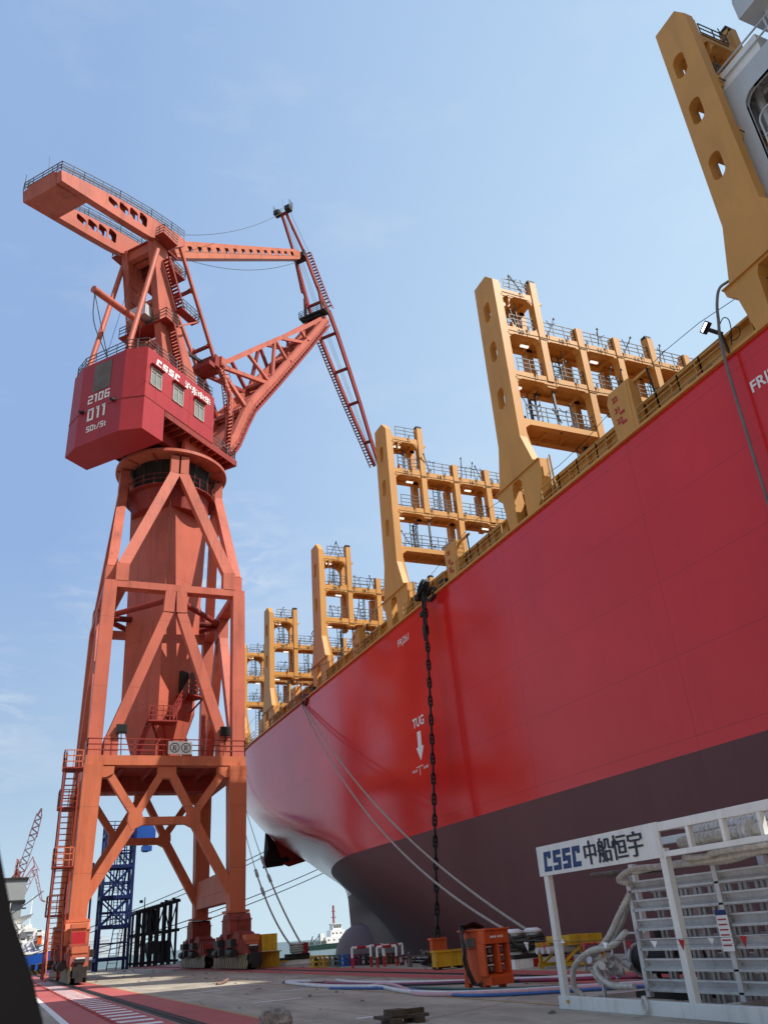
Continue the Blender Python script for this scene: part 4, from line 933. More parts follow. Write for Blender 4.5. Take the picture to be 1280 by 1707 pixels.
o=m.build('mooring_chain',chainm); tag(o,'black stud link chain hanging straight down the red ship side to the quay','chain')
m=M(); c=V((21.05,41.2,19.9)); 
for k in range(4): m.tube([c+V((.16*math.cos(t)+.1*k-.1,.30*math.sin(t)*(1-.05*k),.42*math.cos(t))) for t in [i*math.pi/6 for i in range(12)]],.11,6,True)
m.box(c+V((-.1,.42,-.5)),(.35,.5,.35)); m.box(c+V((-.1,0,-2.8)),(.16,.32,.7)); m.box(c+V((-.12,.1,-1.7)),(.2,.42,.28)); m.cyl(c+V((-.05,0,-.5)),c+V((-.12,0,-3.4)),.10,n=8)
o=m.build('chain_stopper',rub); tag(o,'black bundle of chain gear heaped on the deck edge above the hanging chain','chain stopper')
# ---------------------------------------------------------------- ground, water
def gmat(name,build):
    m=bpy.data.materials.new(name); m.use_nodes=True; n=m.node_tree.nodes; l=m.node_tree.links; build(n,l,n['Principled BSDF']); return m
def noise(n,l,sc_,det=6,ro=.6,vec=None,scale=None):
    g=n.new('ShaderNodeNewGeometry'); v=g.outputs['Position']
    if scale: q=n.new('ShaderNodeMapping'); q.inputs['Scale'].default_value=scale; l.new(v,q.inputs[0]); v=q.outputs[0]
    a=n.new('ShaderNodeTexNoise'); a.inputs['Scale'].default_value=sc_; a.inputs['Detail'].default_value=det; a.inputs['Roughness'].default_value=ro; l.new(v,a.inputs['Vector']); return a.outputs['Fac']
def ramp(n,l,f,stops):
    r=n.new('ShaderNodeValToRGB'); e=r.color_ramp.elements
    while len(e)<len(stops): e.new(.5)
    for i,(p,c) in enumerate(stops): e[i].position=p; e[i].color=(*c,1)
    l.new(f,r.inputs[0]); return r.outputs[0]
def mixn(n,l,f,a,b,mode='MIX'):
    q=n.new('ShaderNodeMixRGB'); q.blend_type=mode
    for k,v in(('Fac',f),('Color1',a),('Color2',b)):
        if isinstance(v,(int,float)): q.inputs[k].default_value=v
        elif isinstance(v,tuple): q.inputs[k].default_value=(*v,1)
        else: l.new(v,q.inputs[k])
    return q.outputs[0]
def surface(c1,c2,stain,crack=True,rough=.8):
    def f(n,l,b):
        a=noise(n,l,.5,9,.7,scale=(1,.3,1)); col=ramp(n,l,a,[(.36,c1),(.62,c2)])
        st=ramp(n,l,noise(n,l,.9,9,.72,scale=(1,.35,1)),[(.5,(0,0,0)),(.72,(.7,.7,.7))]); col=mixn(n,l,st,col,stain)
        fine=ramp(n,l,noise(n,l,22,5,.7),[(.3,(.75,.75,.75)),(.7,(1.15,1.15,1.15))]); col=mixn(n,l,1.0,col,fine,'MULTIPLY')
        if crack:
            g=n.new('ShaderNodeNewGeometry'); vo=n.new('ShaderNodeTexVoronoi'); vo.feature='DISTANCE_TO_EDGE'; vo.inputs['Scale'].default_value=.16
            l.new(g.outputs['Position'],vo.inputs['Vector']); cr=ramp(n,l,vo.outputs['Distance'],[(.0,(1,1,1)),(.006,(0,0,0))]); col=mixn(n,l,mixn(n,l,1.0,cr,(.5,.5,.5),'MULTIPLY'),col,(.05,.045,.04))
            se=n.new('ShaderNodeSeparateXYZ'); l.new(g.outputs['Position'],se.inputs[0])
            for ax_,per in(('X',4.6),('Y',5.0)):      # slab joints
                q=[n.new('ShaderNodeMath') for _ in range(4)]
                for k_,o_ in enumerate(('DIVIDE','FRACT','SUBTRACT','ABSOLUTE')): q[k_].operation=o_
                l.new(se.outputs[ax_],q[0].inputs[0]); q[0].inputs[1].default_value=per; l.new(q[0].outputs[0],q[1].inputs[0]); l.new(q[1].outputs[0],q[2].inputs[0]); q[2].inputs[1].default_value=.5; l.new(q[2].outputs[0],q[3].inputs[0])
                jt=ramp(n,l,q[3].outputs[0],[(0,(.75,.75,.75)),(.022/per,(0,0,0))]); col=mixn(n,l,jt,col,(.05,.045,.04))
            oil=ramp(n,l,noise(n,l,.8,4,.5),[(.66,(0,0,0)),(.74,(.65,.65,.65))]); col=mixn(n,l,oil,col,(.06,.055,.05))
        l.new(col,b.inputs['Base Color']); b.inputs['Roughness'].default_value=rough
        u=n.new('ShaderNodeBump'); u.inputs['Strength'].default_value=.35; u.inputs['Distance'].default_value=.03; l.new(noise(n,l,9,6,.7),u.inputs['Height']); l.new(u.outputs[0],b.inputs['Normal'])
    return f
conc=gmat('quay_concrete',surface((.29,.255,.20),(.47,.415,.325),(.13,.115,.095)))
redp=gmat('red_paint_ground',surface((.40,.075,.068),(.50,.11,.10),(.25,.13,.11),False,.7))
linew=gmat('line_white',surface((.78,.77,.75),(.88,.87,.85),(.62,.58,.56),False,.7))
liney=gmat('line_ochre',surface((.40,.26,.09),(.48,.32,.12),(.25,.20,.13),False,.7))
def wat(n,l,b):
    b.inputs['Base Color'].default_value=(.075,.11,.10,1); b.inputs['Roughness'].default_value=.35; b.inputs['IOR'].default_value=1.33
    u=n.new('ShaderNodeBump'); u.inputs['Strength'].default_value=.55; u.inputs['Distance'].default_value=.6; l.new(noise(n,l,.35,7,.6,scale=(1,.45,1)),u.inputs['Height']); l.new(u.outputs[0],b.inputs['Normal'])
water=gmat('river_water',wat)
def sheet(name,rects,z,m,kind='structure'):
    q=M()
    for x0,x1,y0,y1 in rects: q.add([(x0,y0,z),(x1,y0,z),(x1,y1,z),(x0,y1,z)],[(0,1,2,3)])
    o=q.build(name,m); o['kind']=kind; return o
QX=20.2; QY=113.5
m=M(); m.bx(-60,QX,-70,QY,-8,0); o=m.build('quay',conc); o['kind']='structure'
sheet('water',[(-9000,9000,-9000,9000)],-3,water)
sheet('red_walkway',[(1.78,3.72,-40,QY-2),(4.18,5.2,-40,QY-2),(13.2,14.35,-20,QY-2),(14.95,16.3,-20,QY-2)],.004,redp)
zl=[(2.72,3.55,5+1.25*k,5.5+1.25*k) for k in range(52)]
sheet('crossing_stripes',zl,.009,linew)
sheet('white_edge_line',[(1.6,1.78,-40,110)],.006,linew)
sheet('lane_marking',[(6.45,7.8,17.0,17.18),(6.45,7.8,24.7,24.9),(6.2,7.6,33.5,33.75),(8.4,9.2,29,29.2)],.006,linew)
sheet('ochre_line',[(5.2,5.3,-40,108),(12.95,13.05,-20,108),(9.7,9.8,-20,60),(16.3,16.4,-20,108)],.006,liney)
m=M()
for x in(3.95,14.65):
    for y0 in(-40,): m.bx(x-.035,x+.035,y0,QY-3,-.02,.035); m.bx(x-.19,x-.15,y0,QY-3,.0,.014); m.bx(x+.15,x+.19,y0,QY-3,.0,.014)
o=m.build('crane_rail',iron); o['kind']='structure'
m=M()
for x in(3.95,14.65): m.bx(x-.15,x-.036,-40,QY-3,.002,.010); m.bx(x+.036,x+.15,-40,QY-3,.002,.010)
o=m.build('rail_groove',rub); o['kind']='structure'
m=M(); m.bx(QX-.55,QX,-60,QY,0,.22); o=m.build('quay_kerb',concr); o['kind']='structure'
m=M()
for k in range(150):
    y=5+.43*k; m.tube([(2.62+.03*math.cos(t),y+.2*math.sin(t),.02+(.03*math.cos(t) if k%2 else .01)) for t in [i*math.pi/3 for i in range(6)]],.018,5,True)
tag(m.build('marker_chain',mat('chain_red',(.42,.06,.05),.6,.5,2.5)),'low red plastic chain lying along the left edge of the white crossing stripes','chain')
# ---------------------------------------------------------------- bollards
def spool(pts,m,c,r,z0,n,rr_,col=None):
    pass
def coil(m,cx,cy,z0,r,turns,dz,rr_=.06,seg=20,wob=.03):
    pts=[]
    for k in range(int(turns*seg)+1):
        a=2*math.pi*k/seg; pts.append((cx+(r+random.uniform(-wob,wob))*math.cos(a),cy+(r+random.uniform(-wob,wob))*math.sin(a),z0+dz*k/seg+random.uniform(-.006,.006)))
    m.tube(pts,rr_,6)
m=None
def bollard(name,cx,cy,label,sep=.8,w_=2.2,rope=roped):
    t=thing(name,(cx,cy,0),label,'bollard')
    m=M(); m.bx(cx-w_/2,cx+w_/2,cy-1.0,cy+1.0,0,.30); p=m.build('plinth',linew,t)
    m=M(); m.bx(cx-w_/2-.01,cx+w_/2+.01,cy-1.02,cy+1.02,.30,.42); m.build('base_plate',iron,t)
    m=M()
    for x0 in(-.35,.95): m.bx(cx+x0,cx+x0+.4,cy-1.012,cy-.6,.02,.28)
    m.build('red_band',redm,t)
    for s in(-1,1):
        x=cx+s*sep/2; m=M(); m.cyl((x,cy,.42),(x,cy,1.1),.24,n=20); m.cyl((x,cy,1.1),(x,cy,1.16),.34,n=20); m.cyl((x,cy,1.16),(x,cy,1.24),.34,.2,n=20); m.build('post',linew,t)
    m=M(); coil(m,cx-sep/2,cy,.5,.32,4,.125); coil(m,cx+sep/2,cy,.5,.32,4,.125)
    for k in range(3): m.tube(bez([(cx-sep/2-.35,cy-.2,.55+.15*k),(cx-.1,cy-.42,.6+.14*k),(cx+.1,cy-.2,.65+.14*k),(cx+sep/2+.36,cy-.15,.6+.15*k)],6),.06,6)
    m.tube(bez([(cx-sep/2-.38,cy-.2,1.1),(cx-sep/2-.25,cy-.4,.8),(cx-sep/2+.1,cy-.42,.62),(cx,cy-.35,.9)],6),.06,6)
    o=m.build('rope_turns',rope,None); tag(o,('dark' if rope==roped else 'pale')+' mooring rope wound in turns round the '+('double bollard near the white steel rack' if rope==roped else 'far bollard beside the crane wheels'),'rope'); return t
bollard('double_bollard',17.75,29.3,'white double bollard on a red and white plinth beside the white steel rack')
t=thing('mooring_bollard',(18.75,60.4,0),'white bollard with red back on a dark base between crane wheels and tugboat','bollard')
m=M(); m.bx(17.6,19.75,59.4,61.4,0,.28); m.build('plinth',linew,t); m=M(); m.bx(17.55,19.8,59.35,61.45,.28,.42); m.bx(18.0,19.5,60.0,61.0,.42,.62); m.build('base_plate',iron,t)
m=M(); m.cyl((18.75,60.4,.6),(18.75,60.4,1.18),.40,n=20); m.cyl((18.75,60.4,1.18),(18.75,60.4,1.28),.55,n=20); m.build('post',linew,t)
m=M(); m.bx(19.0,19.36,59.95,60.85,.62,1.26); m.build('red_band',redm,t)
m=M(); coil(m,18.75,60.4,.68,.48,3.5,.13,.07); o=m.build('rope_turns',ropew); tag(o,'pale thick rope wound round the far white bollard left of the tugboat','rope')
# ---------------------------------------------------------------- mooring lines
def rope(pts,r,m_,label,group=None,name='mooring_rope'):
    m=M(); m.tube(pts,r,6); o=m.build(name,m_,smooth=True); return tag(o,label,'mooring rope',group)
rope(sag((21.2,65.6,18.8),(17.35,29.1,1.0),2.3,40),.055,ropem,'lower slack rope from ship rail to the left post of the near double bollard')
rope(sag((21.2,65.2,18.8),(18.1,29.1,1.0),1.7,40),.055,ropem,'upper slack rope from ship rail to the right post of the near double bollard')
def tail(a,b,s,label):
    P=sag(a,b,s,30); m=M(); m.tube(P[:16],.035,5); m.tube(P[15:],.075,6); 
    for k in(15,18): m.tube([P[k],P[k+1]],.14,6)
    o=m.build('mooring_rope',ropew,smooth=True); tag(o,label,'mooring rope')
tail((20.9,89.8,18.3),(18.35,60.1,.95),2.6,'thick pale mooring rope, left of the pair rising from the far bollard')
tail((21.1,89.4,18.3),(19.1,60.2,.95),1.6,'thick pale mooring rope, right of the pair rising from the far bollard')
for k,(a,b) in enumerate((((43,127,17),(-3,112,.7)),((44.5,128.5,17),(-1,112,.7)),((43.2,123,11.),(2.5,112.4,.7)),((44.6,124.5,10.6),(5,112.4,.7)))):
    m=M(); m.tube(sag(a,b,1.0,20),.06,5); tag(m.build('mooring_line',railg),'thin dark mooring line sloping from the bow across the sky behind the crane portal','mooring line','thin bow lines behind the crane')
for k,(x,y) in enumerate(((4.2,111.0),(-1.8,111.2),(9.5,111.2))):
    t=thing('striped_bollard' if k==0 else 'end_bollard',(x,y,0),('black and yellow striped low bollard block at the quay end behind the crane stairs','low dark bollard at the quay end left of the striped one','low dark bollard at the quay end behind the blue tower')[k],'bollard')
    m=M(); m.bx(x-1,x+1,y-.6,y+.6,0,.45); m.build('plinth',stripe if k==0 else iron,t); m=M(); m.cyl((x-.4,y,.45),(x-.4,y,1),.25,n=12); m.cyl((x+.4,y,.45),(x+.4,y,1),.25,n=12); m.build('post',iron,t)
# ---------------------------------------------------------------- shore power cabinet
t=thing('power_cabinet',(11.35,21.2,0),'orange electrical distribution cabinet with rows of sockets standing on the quay','cabinet')
c=V((11.35,21.2,0)); rz=Matrix.Rotation(R(13),3,'Z')
def cp(x,y,z): return c+rz@V((x,y,z))
def cbx(m,x0,x1,y0,y1,z0,z1): return m.box(cp((x0+x1)/2,(y0+y1)/2,(z0+z1)/2),(x1-x0,y1-y0,z1-z0),rz)
m=M(); cbx(m,-.36,.36,-.62,.12,.14,1.3); cbx(m,-.42,.42,-.86,-.62,1.0,1.3); cbx(m,-.30,.34,-.66,-.62,.1,.35)
m.add([cp(-.36,-.62,.36),cp(.40,-.62,.36),cp(.40,-.9,.3),cp(-.36,-.9,.3),cp(-.36,-.62,.1),cp(.40,-.62,.1),cp(.40,-.88,.1),cp(-.36,-.88,.1)],[(0,1,2,3),(7,6,5,4),(0,4,5,1),(1,5,6,2),(2,6,7,3),(3,7,4,0)])
cbx(m,-.46,-.38,-.85,-.60,.3,1.0); cbx(m,.36,.43,-.84,-.6,.3,1.0); cbx(m,.0,.09,-.84,-.6,.36,1.0)
cab=m.build('cabinet_body',cabm,t,bevel=.012)
m=M(); cbx(m,-.42,.44,-.9,.17,1.3,1.345); m.build('cabinet_roof',cabm,t,bevel=.01)
m=M()
for x in(-.3,.3):
    for y in(-.55,.05): cbx(m,x-.06,x+.06,y-.08,y+.08,0,.14)
m.build('foot',cabm,t)
for r_ in range(3):
    for k,x in enumerate((-.18,.22)):
        m=M(); z=.85-.2*r_; cbx(m,x-.13+.04*k,x+.11-.04*k,-.72,-.62,z-.085,z+.07); s_=m.build('socket',iron if k==0 else redm,cab)
        m=M(); m.cyl(cp(x,-.76,z),cp(x,-.62,z),.055,n=14); m.build('socket_ring',patch,s_)
        m=M(); cbx(m,x-.1+.04*k,x+.09-.04*k,-.735,-.62,z+.075,z+.1); m.build('socket_label',white,s_)
m=M(); x_=-.22
for k in range(9):
    if k==4: cbx(m,x_+k*.05,x_+k*.05+.02,-.866,-.86,1.15,1.16); continue
    cbx(m,x_+k*.05,x_+k*.05+.035,-.866,-.86,1.13,1.18)
m.build('cabinet_lettering',white,cab)
m=M(); cbx(m,-.4,-.36,-.45,-.1,.95,1.15); m.build('breaker_box',patch,cab)
m=M(); cbx(m,-.37,-.355,-.55,.1,.9,.91); cbx(m,-.37,-.355,0.0,.01,.15,.9); m.build('door_joint',rub,cab)
m=M()
for k in range(6):
    rw=lambda: random.uniform(-.035,.035)
    j=k*.07; j*=.6; pts=[cp(-.36-j*.8,-.1-.05*k,1.36+j*.5),cp(-.46-j+rw(),-.12-.03*k,1.22+j),cp(-.52-j*1.1+rw(),-.2-.04*k,.95),cp(-.54-j*1.15+rw(),-.25-.03*k,.68),cp(-.50-j+rw(),-.32-.02*k,.38),cp(-.42-j*.6,-.42,.14),cp(-.34,-.55,.08+.02*k)]
    m.tube(bez([cp(.12,-.1-.04*k,1.37+.02*(k%2)),cp(-.15,-.08-.03*k,1.40+j*.5)]+pts,7),.021,6)
o=m.build('cable_coil',cabl); tag(o,'thick loop of black power cables hanging over the left side of the orange cabinet','cable')
m=M(); m.tube(bez([cp(.42,-.5,.95),cp(.52,-.55,.9),cp(.55,-.6,.5),cp(.56,-.6,.25)],8),.03,6)
o=m.build('short_cable',rub); tag(o,'short black cable drooping down the right side of the orange cabinet','cable')
# ---------------------------------------------------------------- hoses lying on the quay
hosec=[('white',(.62,.60,.60)),('pink',(.52,.30,.33)),('blue',(.05,.12,.33)),('plum',(.26,.05,.10)),('green',(.03,.12,.10)),('black',(.03,.03,.04))]
def hose(col,pts,label,r=.045,rows=1):
    m=M(); m.tube(bez([(x,y,z) for x,y,z in pts],12),r,8); nm='hose_'+col; c_=dict(hosec)[col]
    o=m.build('ground_hose',mat(nm,c_,.45,.15,4),smooth=True); tag(o,label,'hose')
hose('white',[(10.6,32.5,.05),(10.2,34,.05),(9.9,33.0,.05),(9.7,29.3,.05),(9.95,27.2,.05),(10.3,25.4,.05),(9.95,23.3,.05),(9.75,21.6,.05),(10.05,19.9,.05),(11.0,18.6,.05),(12.4,17.6,.05),(14.2,16,.05)],'white hose with a rounded end loop lying in front of the orange cabinet',.055)
hose('pink',[(9.95,31.4,.05),(9.9,28.2,.05),(10.25,26.2,.05),(10.45,25.2,.12),(10.2,23.2,.05),(9.6,21.2,.04),(9.9,19.6,.05),(10.9,18.4,.05),(12.3,17.4,.05),(14.2,15.7,.05)],'pink hose lying close along the white hose on the quay',.05)
hose('plum',[(10.5,31,.05),(10.6,28.4,.05),(10.9,26,.05),(11.5,24.5,.05),(12.2,23.4,.05),(12.8,22.2,.05),(13.6,20.6,.05),(14.6,19,.05)],'plum red hose running behind the orange cabinet',.045)
hose('blue',[(9.5,27.4,.04),(9.95,25.4,.04),(10.4,24.0,.04),(10.1,22.0,.04),(9.85,20.6,.04),(9.95,18.9,.04),(10.8,17.8,.04),(12.1,16.9,.04),(14.1,15.3,.04)],'blue hose lying nearest the camera beside the pink one',.035)
hose('green',[(10.2,25.5,.04),(10.6,23.6,.04),(10.75,22.2,.04),(11.0,20.5,.04),(12.0,19,.04),(13.6,17.6,.04)],'dark green thin hose passing under the orange cabinet front',.03)
hose('black',[(10.5,35.2,.04),(10.0,34.0,.04),(10.3,31.6,.06),(10.7,29.6,.05),(10.5,27.5,.05),(11.0,25,.05),(12.4,22.6,.05),(14.4,20,.05)],'black thin hose with a loose end beyond the white hose',.025)
hose('white',[(11.2,31.5,.06),(10.9,29.0,.06),(11.3,26.5,.06),(12.0,24.3,.06),(13.0,22.4,.06),(14.6,20.4,.06)],'white hose farther back running behind the orange cabinet',.05)
# ---------------------------------------------------------------- bins, cages, barriers by the quay edge
def openbin(name,x0,x1,y0,y1,h_,m_,label,cat='bin'):
    t=thing(name,((x0+x1)/2,(y0+y1)/2,0),label,cat)
    m=M(); w_=.04
    m.bx(x0,x1,y0,y0+w_,.05,h_); m.bx(x0,x1,y1-w_,y1,.05,h_); m.bx(x0,x0+w_,y0,y1,.05,h_); m.bx(x1-w_,x1,y0,y1,.05,h_); m.bx(x0,x1,y0,y1,.05,.1); 
    b_=m.build('bin_body',m_,t)
    m=M()
    for xx in(x0,(x0+x1)/2,x1): m.bx(xx-.04,xx+.04,y0-.04,y0,.05,h_)
    m.bx(x0-.05,x1+.05,y0-.06,y0,h_-.06,h_+.02); m.bx(x0-.06,x0,y0,y1,h_-.06,h_+.02); m.build('bin_rim',m_,b_)
    m=M()
    for xx in(x0+.15,x1-.15): m.bx(xx-.08,xx+.08,y0,y1,0,.05)
    m.build('bin_skid',iron,b_)
openbin('steel_bin',15.9,17.2,33,33.45,.66,ybin,'yellow rusty open steel bin in front of the taller orange bin')
openbin('tall_bin',18.75,19.45,39.2,39.55,1.05,obin,'orange steel bin under the hanging chain behind the yellow bin')
cols=[('yellow',(.55,.36,.03)),('ochre',(.50,.30,.05)),('grey green',(.14,.22,.18)),('bright blue',(.02,.12,.42)),('plum',(.25,.03,.10)),('black',(.03,.035,.03)),('dark green',(.03,.07,.04)),('rusty brown',(.12,.05,.03))]
for k,(cn,cc) in enumerate(cols):
    x=16.2+.31*k*1.02; y=49.2-.75*k; hh=.58-.01*k
    t=thing('valve_cage',(x+.3,y+.3,0),cn+' steel cage frame with fittings inside, in the low row at the quay edge','cage','row of low coloured cages')
    cm=mat('cage_'+cn.replace(' ','_'),cc,.5,.15,3); m=M()
    for a in(0,.62):
        for b_ in(0,.6): m.bx(x+a-.035,x+a+.035,y+b_-.035,y+b_+.035,0,hh)
    for z in(.04,hh*.5,hh-.04):
        for b_ in(0,.6): m.bx(x,x+.62,y+b_-.03,y+b_+.03,z-.035,z+.035)
        for a in(0,.62): m.bx(x+a-.03,x+a+.03,y,y+.6,z-.035,z+.035)
    m.bx(x+.28,x+.34,y-.03,y+.03,0,hh); m.build('cage_frame',cm,t)
    m=M(); m.cyl((x+.2,y+.3,.05),(x+.2,y+.3,hh*.8),.1,n=8); m.cyl((x+.43,y+.3,.05),(x+.43,y+.3,hh*.7),.11,n=8); m.bar((x+.1,y+.3,hh*.6),(x+.55,y+.3,hh*.55),.06); m.build('fittings',cm if k%2 else iron,t)
def barrier(x,y,w_,h_,ang,label):
    t=thing('tube_barrier',(x,y,0),label,'barrier','red and white tube barriers')
    r_=Matrix.Rotation(R(ang),3,'Z'); f=lambda a,z:V((x,y,0))+r_@V((a,0,z)); m=M(); k_=h_/2.
    m.cyl(f(0,h_*.5),f(0,h_),.06,n=8); m.cyl(f(0,h_),f(w_*.25,h_),.06,n=8); m.cut(); m.cyl(f(w_,h_*.5),f(w_,h_),.06,n=8); m.cyl(f(w_*.75,h_),f(w_,h_),.06,n=8); m.build('white_tube',white,t)
    m=M()
    m.cyl(f(0,0),f(0,h_*.5),.062,n=8); m.cut(); m.cyl(f(w_,0),f(w_,h_*.5),.062,n=8); m.cut()
    m.cyl(f(w_*.25,h_),f(w_*.75,h_),.062,n=8); m.build('red_tube',redm,t)
barrier(16.3,43.4,1.0,.88,0,'leftmost of the red and white tube barriers, single hoop in front of the dark cages')
barrier(16.9,42.4,1.0,.92,30,'middle red and white tube barrier, behind the others')
barrier(16.75,41.2,.95,.86,-8,'front red and white tube barrier nearest the camera, its legs half red')
barrier(17.2,41.4,1.1,.90,12,'rightmost red and white tube barrier beside the scrap heap')
t=thing('pipe_rack',(18.2,38.6,0),'dark tangle of scrap pipes and valves on low trestles beside the yellow bin','scrap heap')
m=M(); random.seed(4)
for k in range(26): 
    p=V((16.9+random.random()*2.4,36.6+random.random()*3.4,.08+random.random()*.3)); m.cyl(p,p+V((random.uniform(-.9,.9),random.uniform(-.6,.6),random.uniform(-.1,.12))),random.uniform(.03,.075),n=6)
m.build('pipe_pile',iron,t); m=M()
for k in range(8): p=V((17+random.random()*1.2,38+random.random(),.45+random.random()*.12)); m.cyl(p,p+V((random.uniform(-.3,.3),.1,.05)),.06,n=6)
m.bx(17.0,18.6,38.2,38.5,.38,.44); m.bx(17.1,17.2,38.2,38.5,0,.4); m.bx(18.4,18.5,38.2,38.5,0,.4); m.build('valve_bench',patch,t)
m=M(); m.bx(15.2,16.8,58.0,59.2,0,.85); m.bx(15.1,16.9,57.9,59.3,.85,.92); m.bx(16.9,17.4,58.4,58.9,.2,.3)
tag(m.build('storage_box',ybin),'yellow steel box at the foot of the crane left of the far bollard','box')
m=M(); m.bx(18.5,19.9,33.6,36.0,.0,.34); m.bx(18.4,20,33.5,36.1,.34,.38); tag(m.build('timber_block',ybin),'long low yellow block at the quay edge behind the orange cabinet','block')
# yellow pipe stand
t=thing('pipe_stand',(17.6,26.3,0),'yellow frame stand with silver pipe ends seen through the white steel rack','stand')
m=M()
for x in(16.9,18.6): 
    for y in(25.8,27.0): m.bar((x,y,0),(x,y,.75),.09)
for y in(25.8,27.0): m.bar((16.8,y,.72),(18.7,y,.72),.12); m.bar((16.8,y,.12),(18.7,y,.12),.1); m.bar((16.9,y,.1),(17.9,y,.72),.07)
m.bx(17.3,18.6,25.7,27.1,.75,.95); m.build('stand_frame',ybin,t); m=M()
for k in range(3): m.cyl((16.6,26.0+.35*k,.55),(17.8,26.0+.35*k,.55),.1,n=10)
m.build('pipe_end',steel,t)
# ---------------------------------------------------------------- white steel rack with metal hoses
t=thing('hose_rack',(10.4,11,0),'large white steel frame rack with a lettered header panel and slatted panels at the right','rack')
X0=9.4
m=M()
for x in(X0,X0+2.0):
    for y in(14.48,11.12,6.6,3.2): m.bx(x-.0,x+.11,y-.11,y+.03,.0,2.3)
    m.bx(x-.002,x+.12,3.0,14.6,0.0,.2); m.bx(x-.002,x+.12,3.0,14.6,2.55,2.68)
    m.bx(x-.001,x+.1,3.0,11.05,2.17,2.25)
for y in(14.48,11.0,6.6,3.2):
    for z in(.05,2.57): m.bx(X0+.11,X0+2.0,y-.06,y+.04,z,z+.1)
for k in range(9): y=10.42-.72*k; m.bx(X0,X0+.09,y-.04,y+.03,2.25,2.55)
fr=m.build('rack_frame',gant,t,bevel=.006)
m=M(); m.bx(X0-.012,X0+.03,11.05,14.62,2.17,2.69); sgp=m.build('header_panel',gant,t)
m=M(); block(m,'CSSC',(X0-.016,14.42,2.235),(0,-1,0),(0,0,1),.345,gap=.22,slant=.10,wf=1.2,cut=True,t=.40); m.build('company_lettering',mat('navy_lettering',(.01,.035,.13),.5,.1,2),sgp)
for k_ in range(3): text('中船恒宇',(X0-.018-.003*k_,13.13-.014*k_,2.27),(0,-1,0),ZZ,.42,mat('black_lettering',(.012,.016,.03),.5,.1,2),'chinese_lettering',sgp,bold=.003,extr=.001)
m=M(); m.tube([V((X0-.05,12.12,.14+0))+V((0,.06*math.cos(a),.10*math.sin(a))) for a in [k*math.pi/6 for k in range(12)]],.02,6,True); m.box((X0-.03,12.12,.24),(.05,.08,.06)); m.build('shackle',steel,t)
m=M(); m.box((X0-.005,14.3,.12),(.012,.09,.05)); m.build('yellow_mark',ybin,t)
# inner slatted panels
xr=10.2
m=M()
for y in(13.02,10.86,8.6,6.4): m.bx(xr-.05,xr+.04,y-.05,y+.05,.16,2.02)
for k in range(8):
    z=1.80-.30*k+.0
    if z<.2: continue
    m.add([(xr,13.0,z+.13),(xr,5,z+.13),(xr-.02,5,z+.12),(xr-.02,13.0,z+.12),(xr+.06,13.0,z+.03),(xr+.06,5,z+.03),(xr-.05,5,z-.02),(xr-.05,13.0,z-.02),(xr-.05,5,z-.05),(xr-.05,13,z-.05),(xr+.06,13,z-.05),(xr+.06,5,z-.05)],
      [(0,1,2,3),(0,4,5,1),(4,7,6,5),(7,9,8,6),(9,10,11,8)])
    m.bx(xr-.03,xr+.10,5,13,z+.10,z+.125); m.bx(xr-.05,xr+.08,5,13,z-.055,z-.035)
sl=m.build('slatted_panel',steel,t)
m=M()
for k in range(8):
    z=1.65-.30*k
    if z<.1: continue
    y=12.85; m.bx(xr+.36,xr+.43,5,12.95,z+.085,z+.10)
    while y>5: m.bx(xr+.35,xr+.41,y-.05,y+.02,z-.07,z+.09); m.bx(xr+.35,xr+.41,y-.16,y-.1,z-.07,z+.09); y-=.34
m.build('inner_comb_panel',steel,t)
m=M(); 
for z in(.33,.63,.93,1.23,1.53,1.83): m.bx(xr+1.2,xr+1.25,5,13,z,z+.09)
for y in(12.9,10.8,8.4): m.bx(xr+1.2,xr+1.28,y,y+.08,.1,2.0)
m.build('rear_panel',steel,t)
m=M(); m.bx(10.10,10.11,10.74,10.98,.82,1.38); 
tagp=m.build('record_card',white,t); m=M(); m.bx(10.094,10.098,10.74,10.98,1.31,1.38); m.build('card_header',mat('navy_lettering',(.01,.035,.13)),tagp)
m=M()
for k in range(6): m.bx(10.094,10.098,10.77,10.95,1.24-.07*k,1.26-.07*k)
m.build('card_lines',mat('red_marking',(.4,.02,.03)),tagp)
# corrugated metal hoses in and on the rack
def mhose(pts,r,label,m_=steel,flange=False):
    P=bez(pts,10); m=M(); m.tube(P,r,10); d=0
    acc=0; last=P[0]
    for a,b in zip(P,P[1:]):
        acc+=(b-a).length
        if acc>r*.9:
            dd=(b-a).normalized(); m.cyl(b-dd*r*.22,b+dd*r*.22,r*1.1,n=10,caps=True); acc=0
    if flange:
        a,b=P[-2],P[-1]; dd=(b-a).normalized(); m.cyl(b,b+dd*.05,r*1.5,n=16)
    tag(m.build('metal_hose',m_),label,'metal hose')
hm_=mat('braided_hose',(.56,.54,.49),.45,.25,9,metal=.25,bump=.6)
for k,(z,x,r_) in enumerate(((2.36,9.75,.085),(2.49,10.0,.10),(2.35,10.25,.10))):
    mhose([(x,11.0,z),(x+.03,10,z+.02),(x,8.5,z-.01),(x,6,z),(x,3.4,z)],r_,('front thick braided hose lying on the rack top behind the short uprights','topmost pale braided hose on the rack roof','rear thick braided hose along the rack roof')[k],hm_)
for k,(z,x) in enumerate(((2.14,9.75),(2.13,10.35),(2.12,10.7),(2.15,11.0))):
    mhose([(x,14.3 if k else 11,z),(x+.05,12.5 if k else 10.5,z-.02),(x-.05,10,z+.01),(x,7,z-.02),(x,4,z)],.045,'dark thin hose in the bundle under the rack roof, '+('front','second','third','rear')[k]+' one',patch if k else hm_)
